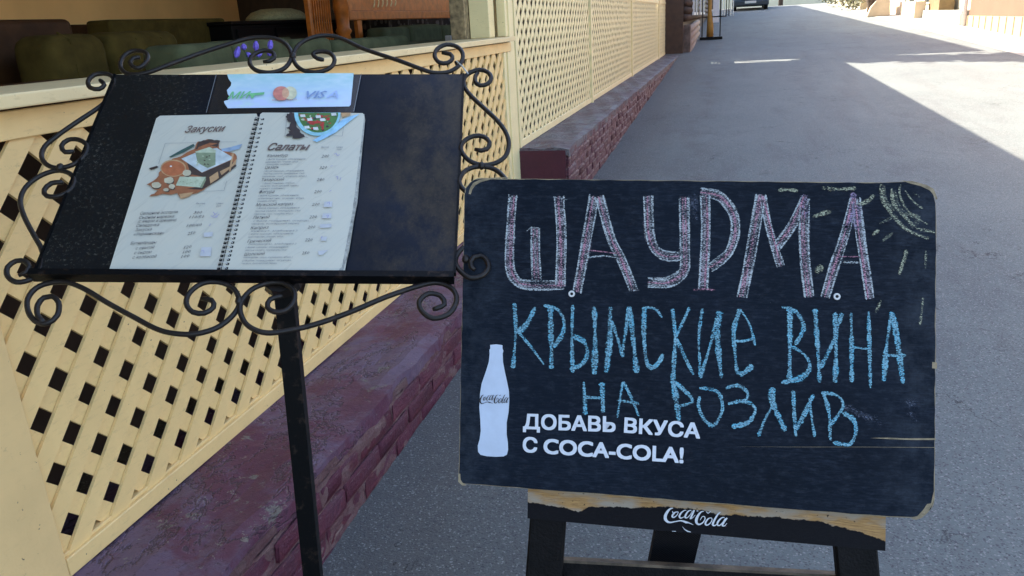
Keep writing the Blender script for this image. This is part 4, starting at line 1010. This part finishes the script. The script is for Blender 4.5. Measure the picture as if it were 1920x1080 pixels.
def leg(name, pa, pb, wpx, n0, n1, mat, toz=None, ext=0.0):
    a = BB.uv(*pa, n1); b = BB.uv(*pb, n1); d = (b - a).normalized(); q = Vector((-d.y, d.x))
    wd = (BB.uv(pa[0] + wpx, pa[1], n1) - a).length / 2
    e = a
    zz = BB.w(a.x, a.y, n1).z; Ln = (zz - gz(1)) / (-(BB.U * d.x + BB.V * d.y).z)
    e = a + d * Ln
    pts = [a - d * .06 - q * wd, e - q * wd, e + q * wd, a - d * .06 + q * wd]
    return bev(MB().fprism(BB, pts, n0, n1).make(name, mat, CB), .003, 1)
leg('leg', (1026, 985), (1019, 1080), 68, -.034, -.0118, BLKW)
leg('leg', (1607, 1036), (1611, 1080), 80, -.034, -.0118, BLKW)
lr = fquad('lower_rail', BB, [(1050, 1102), (1600, 1140), (1600, 1082), (1050, 1052)], -.060, -.040, BLKW, CB)
fquad('rail_top_edge', BB, [(1050, 1055), (1600, 1085), (1600, 1080), (1050, 1050)], -.0596, -.0392, simple('scuffed_wood_edge', (.09, .065, .04), .8, .6, 40, .3), CB)
# back strut, from behind the board to the ground
tp = BB.w(*BB.uv(1290, 900, -.04), -.036); ft = atG(1184, 1390)
dd = (ft - tp).normalized(); sx_ = BB.U * .036; nn_ = dd.cross(BB.U).normalized() * .012
V = [tp - sx_ - nn_, tp + sx_ - nn_, tp + sx_ + nn_, tp - sx_ + nn_, ft - sx_ - nn_, ft + sx_ - nn_, ft + sx_ + nn_, ft - sx_ + nn_]
mk('back_strut', V, [(0, 1, 2, 3), (7, 6, 5, 4), (0, 4, 5, 1), (1, 5, 6, 2), (2, 6, 7, 3), (3, 7, 4, 0)], STRUT, CB)

# ================================================================ menu stand
mc = [MENU.uv(*p) for p in ((65, 513), (851, 513), (868, 139), (217, 140))]
foot = atG(640, 1640); foot = Vector((MENU.O.x + .075, MENU.O.y + .02, gz(1.0)))
MS = thing('menu_stand', 'black wrought iron menu stand with scrollwork round a scuffed dark panel', 'stand', (foot.x, foot.y, foot.z))
P = [(u, v) for u, v in mc]
pan = MB().fprism(MENU, P, -.004, 0).make('panel', PANEL, MS, uv=True)
lipb = [MENU.uv(65, 513), MENU.uv(851, 513)]
MB().fbox(MENU, lipb[0].x - .002, lipb[0].y - .010, lipb[1].x + .001, lipb[0].y + .0005, -.008, .014).make('front_lip', POLE, MS)
bev(MS.children[-1], .0015, 1) if False else None
# side returns of the tray frame
for sgn, a, b in ((-1, mc[0], mc[3]), (1, mc[1], mc[2])):
    d = (b - a).normalized(); q = Vector((-d.y, d.x)) * (-.003 * sgn)
    MB().fprism(MENU, [a + q, a - q * .2, b - q * .2, b + q], -.008, .0025).make('side_edge', POLE, MS)
def scroll(pts, crop, nofs=-.002, r=.0042):
    sc, ox, oy = CR[crop] if crop else (1, 0, 0)
    c, _ = spline([tuple(MENU.uv(ox + p[0] / sc, oy + p[1] / sc, nofs)) for p in pts], .006)
    n = len(c); rr = [r * (.75 if i in (0, n - 1) else 1) for i in range(n)]
    return soft(MB().tube([MENU.w(p.x, p.y, nofs + .002 * math.sin(i * .2)) for i, p in enumerate(c)], rr, 8).make('scroll', IRON, MS))
scroll([(788, 322), (750, 330), (735, 352), (750, 380), (790, 385), (830, 345), (828, 305), (790, 287), (735, 288), (690, 318), (674, 365), (695, 400), (740, 418), (790, 418), (870, 400), (1000, 350), (1150, 288), (1300, 240), (1420, 215), (1540, 220), (1612, 255), (1640, 315), (1600, 378), (1520, 405), (1440, 395), (1405, 355), (1430, 310), (1490, 288), (1538, 300), (1542, 330), (1515, 344), (1480, 347)], 't1')
scroll([(642, 385), (600, 378), (572, 352), (610, 336), (680, 345), (712, 388), (685, 435), (610, 460), (520, 452), (460, 410), (445, 350), (490, 285), (580, 243), (680, 232), (770, 252), (900, 310), (1100, 385), (1250, 440), (1350, 466), (1450, 455), (1520, 405), (1535, 345), (1500, 302), (1430, 290), (1370, 322), (1355, 368), (1385, 405), (1435, 406), (1468, 378), (1455, 345), (1400, 335)], 't2')
scroll([(450, 292), (430, 320), (430, 365), (465, 392), (520, 380), (545, 340), (520, 295), (460, 275), (395, 292), (350, 330), (348, 385), (400, 460), (500, 560), (600, 660), (655, 740), (672, 815), (645, 895), (570, 945), (470, 960), (380, 928), (325, 855), (350, 795), (420, 757), (490, 760), (532, 800), (515, 845), (470, 856), (425, 845)], 'r')
scroll([(500, 170), (480, 210), (430, 235), (370, 230), (310, 200), (275, 145), (300, 80), (360, 45), (430, 38), (500, 55), (560, 110), (600, 190), (600, 290), (550, 370), (460, 440), (370, 500), (310, 540), (262, 590), (250, 650), (290, 712), (350, 750), (420, 735), (458, 690), (448, 640), (410, 610), (365, 618), (345, 650), (350, 680), (372, 697)], 'r2')
scroll([(562, 450), (588, 480), (560, 505), (510, 498), (498, 460), (530, 425), (580, 415), (625, 425), (645, 465), (625, 525), (570, 590), (450, 680), (320, 770), (250, 825), (232, 880), (265, 925), (335, 942), (420, 922), (480, 875), (492, 822), (445, 790), (385, 790), (347, 822), (365, 855), (415, 848)], 't1')
scroll([(320, 275), (262, 282), (226, 318), (240, 348), (300, 348), (358, 315), (378, 262), (340, 222), (275, 213), (195, 243), (130, 300), (105, 370), (125, 450), (170, 540), (208, 610), (215, 670), (195, 732), (150, 768), (85, 782), (42, 755), (42, 708), (85, 676), (130, 678), (150, 705), (135, 730), (95, 747)], 'l2')
scroll([(250, 855), (215, 820), (215, 760), (250, 718), (295, 710), (333, 745), (325, 815), (270, 858), (205, 850), (158, 795), (152, 720), (200, 660), (280, 632), (380, 632), (480, 670), (600, 740), (750, 820), (880, 890), (980, 918), (1100, 922), (1220, 885), (1310, 810), (1345, 735), (1312, 660), (1230, 627), (1140, 637), (1070, 690), (1050, 750), (1085, 797), (1150, 802), (1200, 768), (1190, 727), (1130, 717)], 'bt')
scroll([(530, 555), (507, 562), (502, 577), (515, 586), (535, 584), (551, 567), (551, 545), (530, 530), (500, 530), (470, 543), (452, 567), (452, 590), (467, 613), (500, 625), (547, 618), (600, 604), (666, 582), (729, 556), (792, 533), (823, 529), (848, 541), (856, 563), (842, 589), (812, 598), (790, 583), (787, 564), (804, 550), (826, 554), (833, 570), (811, 579)], None)
# weld points and tie wire
for (px, py) in ((549, 104), (112, 313), (903, 310), (448, 563), (873, 485)):
    c = MENU.uv(px, py); p = MENU.w(c.x, c.y, -.001)
    soft(MB().tube([p - MENU.V * .007, p - MENU.V * .003, p + MENU.V * .003, p + MENU.V * .007], [.003, .006, .006, .003], 8).make('weld', IRON, MS))
c = MENU.uv(856, 119); d = MENU.uv(878, 143)
MB().tube([MENU.w(c.x, c.y, .006), MENU.w((c.x + d.x) / 2, (c.y + d.y) / 2, .009), MENU.w(d.x, d.y, .006)], .0013, 6).make('tie_wire', WIRE, MS)
# pole: square tube, slightly leaning
dpt = hit(533, 530, MENU.O - MENU.N * .03, MENU.N)
g1 = None; best = 9
for k in range(60):
    yy = 1500 + k * 12; q = atG(533 + .099 * (yy - 530), yy)
    if abs(q.y - dpt.y) < best: best = abs(q.y - dpt.y); g1 = q
up = (dpt - g1).normalized(); sxv = Vector((.94, .34, 0)); sxv = (sxv - up * sxv.dot(up)).normalized(); syv = up.cross(sxv)
hw_ = .0150; tp = dpt + up * .035
V = [b + sxv * hw_ * a1 + syv * hw_ * a2 for b in (g1, tp) for a1, a2 in ((-1, -1), (1, -1), (1, 1), (-1, 1))]
po = mk('pole', V, [(0, 3, 2, 1), (4, 5, 6, 7), (0, 1, 5, 4), (1, 2, 6, 5), (2, 3, 7, 6), (3, 0, 4, 7)], POLE, MS); bev(po, .0015, 2)
for a in (0, 2.1, 4.2):
    d = Vector((math.cos(a + 2.2), math.sin(a + 2.2), 0))
    soft(MB().tube([g1 + Vector((0, 0, .16)), g1 + d * .12 + Vector((0, 0, .12)), g1 + d * .24 + Vector((0, 0, .02))], .009, 8).make('foot', IRON, MS))
MB().tube([dpt, dpt - MENU.N * -.02], .03, 12).make('bracket', IRON, MS)

# ---------------------------------------------------------------- menu book
MB_ = thing('menu_book', 'open spiral-bound restaurant menu showing snacks and salads pages', 'menu', MENU.w(-.05, .0, .002))
def mpx(pts, n): return [MENU.uv(x, y, n) for x, y in pts]
NL = .0045; NR = .0085
def page(name, pts, n0, n1, mat=PAPER):
    P = mpx(pts, n1); return MB().fprism(MENU, P, n0, n1).make(name, mat, MB_, uv=True)
lp = page('left_page', [(203, 511), (412, 511), (483, 219), (481, 213), (300, 217), (293, 222)], .0008, NL)
rp = page('right_page', [(414, 511), (420, 511), (560, 510.5), (632, 509.5), (641, 500), (660, 400), (683, 218), (680, 212), (492, 211), (488, 214)], NR - .0006, NR)
random.seed(21)
for k in range(6):
    e = 1.2 * k; m = n_ = .0009 + k * .0012
    pts = [(416, 511.5), (560, 512), (640 + 2 + random.uniform(0, 5), 511 - random.uniform(0, 2)), (652 + random.uniform(0, 4), 470), (668 + random.uniform(0, 2), 380), (683 + random.uniform(.5, 1.8), 225), (683, 213.5), (490, 213)]
    page('page_sheet', pts, n_, n_ + .0009, PEDGE if k % 2 else PAPER)
# rings and holes
NRG = 35
ringmesh = None; holemesh = None
for k in range(NRG):
    f = (k + .5) / NRG
    # perspective spacing along the coil line
    xL = 480 - (480 - 411) * f; yL = 219 + (507 - 219) * f
    ff = f ** .97; 
    a = MENU.uv(480.5 + (409 - 480.5) * ff, 220 + (508 - 220) * ff, NL); b = MENU.uv(494 + (424 - 494) * ff, 219 + (507 - 219) * ff, NR)
    for s, (q, nn) in enumerate(((a, NL + .0002), (b, NR + .0002))):
        V = [Vector((u, v)) for u, v in ((-.0024, -.0022), (.0024, -.0022), (.0024, .0022), (-.0024, .0022))]
        if holemesh is None:
            h = mk('binding_hole', [MENU.U * v.x + MENU.V * v.y for v in V], [(0, 1, 2, 3)], HOLE, None, loc=(0, 0, 0)); holemesh = h.data; bpy.data.objects.remove(h)
        o = bpy.data.objects.new('binding_hole', holemesh); COL.objects.link(o); o.parent = MB_; BASE[o] = BASE[MB_]; o.location = MENU.w(q.x, q.y, nn) - BASE[MB_]
    mid = (a + b) / 2; hw2 = (b - a).length / 2
    if ringmesh is None:
        pts = [MENU.U * (-hw2 * math.cos(t)) + MENU.V * (.0012 * math.cos(t)) + MENU.N * (.006 * math.sin(t)) for t in [i * math.pi / 8 for i in range(9)]]
        h = MB().tube(pts, .0008, 5).make('coil_ring', WIRE, None); 
        for v in h.data.vertices: v.co += h.location
        ringmesh = h.data; bpy.data.objects.remove(h)
    o = bpy.data.objects.new('coil_ring', ringmesh); COL.objects.link(o); o.parent = MB_; BASE[o] = BASE[MB_]; o.location = MENU.w(mid.x, mid.y, (NL + NR) / 2) - BASE[MB_]
# printed text
def tl(lst, n, h, mat, bold=0.0, shear=.25): return [text(s, MENU, a, b, h, mat, None, n=n, bold=bold, shear=shear, res=1) for s, a, b in lst]
n1 = NL + .0003
def fakefr(n): 
    f = Frame(MENU.O + MENU.N * n, MENU.A); return f
ML = fakefr(NL); MR = fakefr(NR)
def tx(fr, lst, h, mat, bold=0.0, shear=.3): return [text(s, fr, a, b, h, mat, None, n=.0002, bold=bold, shear=shear, res=1) for s, a, b in lst]
put('page_title', tx(ML, [('Закуски', (347, 250), (422, 247.5))], 12.5, INKB, .012, .45), lp)
put('page_title', tx(MR, [('Салаты', (502, 283), (580, 283))], 13.5, INKB, .02, .45), rp)
put('menu_lines', tx(ML, [('Овощное ассорти', (263, 404), (334, 401)), ('300', (363, 402.5), (379, 402)), ('Сырная нарезка', (261, 412), (327, 409)), ('110/50', (355, 411), (383, 410)), ('(с медом и орехами)', (259, 419), (331, 416)),
     ('Селедочка', (256, 427), (299, 425)), ('100/60', (350, 427), (379, 425)), ('Закуска', (254, 435), (285, 433.5)), ('«Украинская»', (251, 443), (308, 440.5)), ('250', (352, 442), (367, 440)),
     ('Бутерброды', (245, 460), (294, 458)), ('с семгой', (255, 469.5), (290, 467)), ('120', (345, 468), (360, 466)), ('с сыром', (252, 478), (285, 476)), ('100', (343, 476.5), (358, 475)), ('с колбасой', (249, 486.5), (294, 484)), ('100', (340, 485), (356, 483))], 5.6, INKD, .0) +
    tx(ML, [('Выход', (368, 384), (385, 384)), ('г', (374, 388.5), (377, 388.5)), ('Цена', (406, 384), (419, 384)), ('руб.', (406, 389), (415, 389))], 3, INK), lp)
sal = [('Каламбур', (501, 296), (540, 295), '200', (603, 297), [(500, 301.5, 573), (498, 306.5, 560), (500, 311, 548)]), ('Цезарь', (497, 318), (523, 317), '320', (599, 318.5), [(495, 323.5, 570), (494, 328.5, 571), (492, 333.5, 575)]),
       ('Татарский', (491, 341), (533, 340), '280', (594, 341), [(493, 346.5, 554), (488, 351.5, 561), (487, 356.5, 535)]), ('Фигура', (486, 364), (515, 363), '200', (589, 363.5), [(485, 369.5, 560), (484, 375, 571), (483, 380, 520)]),
       ('Мужской каприз', (480, 388), (550, 386), '200', (585, 387.5), [(482, 393, 562), (478, 398.5, 564), (477, 404, 549)]), ('Летний', (474, 412), (506, 410.5), '220', (580, 411), [(476, 417, 580), (472, 422.5, 562)]),
       ('Каприз', (470, 431.5), (504, 430), '200', (577, 430), [(471, 436, 558), (467, 441.5, 550), (466, 447, 532)]), ('Греческий', (464, 456.5), (509, 454.5), '220', (572, 454), [(466, 460.5, 556), (461, 466.5, 541), (460, 472, 538)]),
       ('Шопский', (458, 481), (497, 479), '250', (566, 478.5), [(457, 485.5, 549), (455, 491.5, 547), (454, 497, 520)])]
dsc = ['( филе курицы, обжаренное', 'шампиньоны, огурцы, яйца,', 'помидоры, майонез )', '( филе курицы, обжаренные', 'листья салата, помидоры, сыр', 'пармезан, соус, сухарики, яйцо )', '( филе говядины, огурцы,', 'чеснок, болгарский перец,', 'кунжут, майонез )']
it = []; k = 0
for nm, a, b, pr, pp_, ds in sal:
    it += tx(MR, [(nm, a, b)], 5.6, INKD, .0) + tx(MR, [(pr, pp_, (pp_[0] + 14.5, pp_[1] - .8))], 5.6, INKD)
    for (x, y, x2) in ds: it += tx(MR, [(dsc[k % 9], (x, y), (x2, y - 1))], 2.9, INK, 0, .2); k += 1
it += tx(MR, [('Выход', (602, 278.5), (617, 278.5)), ('г', (609, 283), (611, 283)), ('Цена', (631, 278.5), (643, 278.5)), ('руб.', (632, 283), (641, 283))], 2.8, INK)
put('menu_lines', it, rp)
CR['L'] = (1, 0, 0)
def ribs(fr, lst, crop, mat, parent, name, w=1, n0=.0003): join(name, [ribbon('', fr, p, crop, w, mat, parent, n0, .0, .002, False) for p in lst], parent)
ribs(ML, [[(400, 399), (404, 403), (401, 406), (409, 400)], [(404, 409), (412, 403)], [(393, 425), (396, 421)], [(378, 472), (383, 471), (383, 475)], [(396, 406), (402, 409), (409, 408)]], 0, INKP, lp, 'pen_price', 1.0)
ribs(MR, [[(627, 291), (631, 289), (633, 294), (637, 291)], [(620, 314), (624, 312)], [(630, 334), (634, 332), (633, 338)], [(640, 334), (638, 339)], [(618, 361), (622, 358)], [(614, 383), (618, 380), (618, 385)], [(612, 406), (617, 405), (614, 410)], [(602, 449), (605, 444)]], 0, INKP, rp, 'pen_price', 1.0)
def poly(fr, pts, crop, mat, parent, name, n=.0002):
    sc, ox, oy = CR[crop]; lift[0] += .000006; P = [fr.uv(ox + x / sc, oy + y / sc) for x, y in pts]
    V = [fr.w(p.x, p.y, n + lift[0]) for p in P]; bm = bmesh.new(); f = bm.faces.new([bm.verts.new(v) for v in V]); bmesh.ops.triangulate(bm, faces=[f])
    bm.verts.index_update(); V = [v.co.copy() for v in bm.verts]; Fx = [tuple(v.index for v in q.verts) for q in bm.faces]; bm.free()
    return V, Fx, [(0, 0)] * len(V), mat
def ell(cx, cy, rx, ry, k=20, a0=0, a1=360, w=0):
    return [(cx + rx * math.cos(math.radians(a0 + (a1 - a0) * i / k)) + random.uniform(-w, w), cy + ry * math.sin(math.radians(a0 + (a1 - a0) * i / k)) + random.uniform(-w, w)) for i in range(k + (0 if a1 - a0 == 360 else 1))]
put('price_sticker', [poly(ML, [(379, 465), (398, 465), (396, 482), (375, 482)], 0, LAV, None, '', .0001), poly(ML, [(383, 438), (400, 436), (399, 445), (383, 446)], 0, LAV, None, '', .0001)], lp)
put('price_sticker', [poly(MR, q, 0, LAV, None, '', .0001) for q in ([(601, 422), (622, 421), (622, 428), (600, 429)], [(604, 446), (614, 445), (612, 453), (602, 453)], [(597, 472), (616, 470), (606, 479), (598, 480)], [(606, 402), (622, 401), (622, 411), (604, 411)], [(609, 380), (624, 379), (623, 390), (607, 390)])], rp)
def frag(base, w=12):
    out = []
    for i, (x, y) in enumerate(base):
        x2, y2 = base[(i + 1) % len(base)]; out.append((x, y)); 
        for t in (.25, .5, .75): out.append((x + (x2 - x) * t + random.uniform(-w, w), y + (y2 - y) * t + random.uniform(-w, w)))
    return out
random.seed(5)
A_ = 'p'
il = [poly(ML, frag([(430, 840), (560, 745), (600, 620), (760, 550), (940, 460), (980, 380), (1080, 355), (1215, 375), (1200, 450), (1290, 480), (1390, 535), (1380, 635), (1300, 700), (1100, 850), (960, 935), (790, 990), (760, 930), (460, 965), (560, 900)], 10), A_, RUST, None, ''),
      poly(ML, frag([(940, 470), (990, 380), (1090, 355), (1215, 372), (1180, 440), (1080, 420)], 8), A_, RUSTD, None, ''),
      poly(ML, [(985, 440), (1100, 395), (1190, 400), (1060, 440), (960, 480)], A_, RUST, None, ''),
      poly(ML, [(668, 545), (800, 470), (930, 405), (945, 428), (820, 500), (690, 552)], A_, PGRN, None, ''),
      poly(ML, [(1220, 462), (1330, 440), (1450, 405), (1420, 460), (1300, 490), (1240, 485)], A_, PBLUE, None, ''),
      poly(ML, [(455, 665), (540, 640), (560, 655), (480, 685)], A_, RUSTD, None, ''),
      poly(ML, [(860, 600), (1020, 715), (1330, 580), (1390, 640), (1200, 790), (1020, 895), (860, 885), (1040, 850), (1050, 760), (900, 730)], A_, RUSTD, None, ''),
      poly(ML, [(1100, 760), (1190, 700), (1200, 770), (1110, 830)], A_, RUSTL, None, ''), poly(ML, [(1210, 700), (1330, 640), (1390, 560), (1380, 620), (1230, 740)], A_, RUSTL, None, ''),
      poly(ML, [(1340, 500), (1362, 505), (1325, 700), (1308, 695)], A_, RUSTL, None, ''), poly(ML, [(780, 940), (930, 920), (890, 965), (790, 990)], A_, RUSTL, None, ''),
      poly(ML, [(800, 565), (1000, 480), (1180, 450), (1340, 545), (1330, 575), (1020, 712), (960, 670)], A_, PBOARD, None, ''),
      poly(ML, [(945, 490), (1100, 440), (1170, 475), (1165, 520), (1010, 520)], A_, CHEESE, None, ''), poly(ML, [(950, 500), (1165, 500), (1165, 630), (1080, 665), (975, 610)], A_, CHEESD, None, ''),
      poly(ML, ell(715, 665, 137, 92), A_, RUSTL, None, ''), poly(ML, ell(715, 668, 124, 80), A_, HONEY, None, ''), poly(ML, ell(690, 645, 12, 8), A_, SALW, None, ''),
      poly(ML, [(785, 755), (1065, 758), (1010, 872), (742, 850)], A_, CHEESE, None, ''), poly(ML, [(1060, 758), (1065, 790), (1020, 880), (1000, 865)], A_, CHEESD, None, '')]
for (x, y, rx, ry) in ((535, 845, 52, 34), (668, 795, 52, 36), (860, 715, 46, 34), (700, 862, 32, 28), (640, 895, 30, 20)): il += [poly(ML, ell(x + 6, y + 9, rx, ry, 10, w=5), A_, RUSTD, None, ''), poly(ML, ell(x, y, rx, ry, 10, w=4), A_, NUT, None, '')]
for _ in range(16): x, y = random.uniform(960, 1160), random.uniform(530, 650); il.append(poly(ML, ell(x, y, 12, 7, 6, w=3), A_, random.choice((CHEESE, RUSTD, CHEESD)), None, ''))
for _ in range(14): x, y = random.uniform(780, 1000), random.uniform(775, 850); il.append(poly(ML, ell(x, y, 8, 3, 5), A_, CHEESD, None, ''))
put('snack_picture', il, lp)
join('picture_frame_line', [ribbon('', ML, p, A_, 3.5, INK, lp, .0003, 0, .004, False) for p in ([(560, 620), (630, 402)], [(630, 402), (960, 395)], [(1200, 388), (1390, 386)], [(1285, 800), (1255, 905)], [(1255, 905), (1000, 916)])], lp)
Q = 'q'
il = [poly(MR, frag([(560, 90), (620, 80), (665, 100), (660, 220), (720, 300), (790, 345), (610, 350), (640, 320), (552, 320), (600, 270), (552, 235), (600, 190), (560, 150)], 14), Q, SALB, None, ''),
      poly(MR, [(835, 372), (880, 345), (1000, 280), (1150, 150), (1240, 112), (1335, 88), (1200, 190), (1080, 285), (960, 350), (880, 388)], Q, SKYB, None, ''),
      poly(MR, ell(885, 74, 247, 248, 20, 0, 180), Q, BOWL, None, ''), poly(MR, ell(893, 76, 214, 212, 20, 0, 180), Q, SALG, None, ''),
      poly(MR, [(1130, 76), (1245, 76), (1225, 105), (1150, 125)], Q, RUSTL, None, '')]
def inb():
    while True:
        x, y = random.uniform(690, 1095), random.uniform(84, 280)
        if ((x - 893) / 200) ** 2 + ((y - 80) / 195) ** 2 < .92: return x, y
for _ in range(70): x, y = inb(); il.append(poly(MR, ell(x, y, random.uniform(10, 24), random.uniform(6, 13), 6, w=4), Q, random.choice((SALG, SALR, SALB, SALR, CHEESE, PGRN, SALG)), None, ''))
for x, y in ((730, 110), (805, 150), (895, 120), (940, 152), (775, 232), (868, 245), (1060, 95)): il.append(poly(MR, [(x - 30, y - 12), (x + 22, y - 16), (x + 30, y + 12), (x - 22, y + 16)], Q, SALW, None, ''))
il += [poly(MR, [(790, 170), (920, 165), (925, 190), (800, 200)], Q, SALR, None, ''), poly(MR, [(930, 170), (958, 180), (950, 262), (930, 255)], Q, SALR, None, '')]
put('salad_picture', il, rp)
join('picture_frame_line', [ribbon('', MR, p, Q, 3.5, INK, rp, .0003, 0, .004, False) for p in ([(560, 140), (540, 326)], [(540, 326), (620, 326)], [(1165, 230), (1150, 328)], [(1150, 328), (1000, 322)])], rp)
# ---------------------------------------------------------------- sleeve and payment sheet
def wrp(P): return [MENU.uv(*p) for p in P]
SV = thing('plastic_sleeve', 'empty dark plastic sleeve behind the torn payment sheet at the panel top', 'sleeve', MENU.w(0, .35, .001))
MB().fprism(MENU, wrp([(388, 214), (664, 212), (678, 141), (407, 142)]), .0003, .0008).make('film', SLEEVE, SV, uv=True)
join('welded_edge', [ribbon('', MENU, p, 0, 1.2, SLEDGE, SV, .001, 0, .01, False) for p in ([(388, 214), (407, 142)], [(664, 212), (678, 141)])], SV)
PS = thing('payment_sheet', 'glossy pale blue payment card sheet torn on its left edge, above the menu', 'sign', MENU.w(0, .38, .001))
CR['m'] = (2.7, 180, 130)
shp = [(665, 28), (900, 24), (1305, 22), (1300, 80), (1290, 182), (1282, 190), (900, 196), (668, 199), (652, 176), (649, 164), (668, 158), (680, 146), (668, 128), (664, 108), (684, 86), (686, 70), (672, 50)]
sh = MB().fprism(MENU, [MENU.uv(180 + x / 2.7, 130 + y / 2.7) for x, y in shp], .0010, .0014).make('sheet', SHEET, PS, uv=True)
MP = fakefr(.0014)
put('printed_word', tx(MP, [('МИ', (428, 187.5), (469, 186.5))], 13, MIRG, .01, .3) , sh)
put('printed_word', [poly(MP, [(778, 128), (856, 122), (852, 134), (806, 138), (798, 152), (788, 152)], 'm', MIRG, None, '')], sh)
put('card_emblem', [poly(MP, ell(940, 128, 42, 36), 'm', MCR, None, ''), poly(MP, ell(985, 126, 34, 33), 'm', MCY, None, ''), poly(MP, ell(962, 127, 18, 26), 'm', flat('faded_orange_print', (.62, .34, .2)), None, '')], sh)
put('printed_word', tx(MP, [('mastercard', (511, 191), (556, 190))], 3, MCR, 0, 0), sh)
put('printed_word', tx(MP, [('VIS', (574, 186.5), (612, 186))], 14, VIS, .012, .3) + tx(MP, [('A', (612, 186), (634, 185.5))], 14, VIS2, .012, .3), sh)

# ---------------------------------------------------------------- small litter on the road
random.seed(9)
V = []; Fx = []
for _ in range(500):
    y = random.uniform(1.2, 9); x = random.uniform(-1.0, 2.0); s = random.uniform(.001, .003); z = gz(y); b = len(V)
    V += [(x - s, y - s, z + .0005), (x + s, y - s * .6, z + .0005), (x + s * .7, y + s, z + .0005), (x - s * .5, y + s * .8, z + .0005), (x, y, z + s * 1.3)]
    Fx += [(b, b + 1, b + 4), (b + 1, b + 2, b + 4), (b + 2, b + 3, b + 4), (b + 3, b, b + 4)]
o = mk('grit', V, Fx, simple('pale_grit', (.32, .31, .29), .8, .4, 60, 0), None, loc=(0, 0, 0)); o['kind'] = 'stuff'; o['label'] = 'fine pale grit scattered over the shaded asphalt'; o['category'] = 'grit'
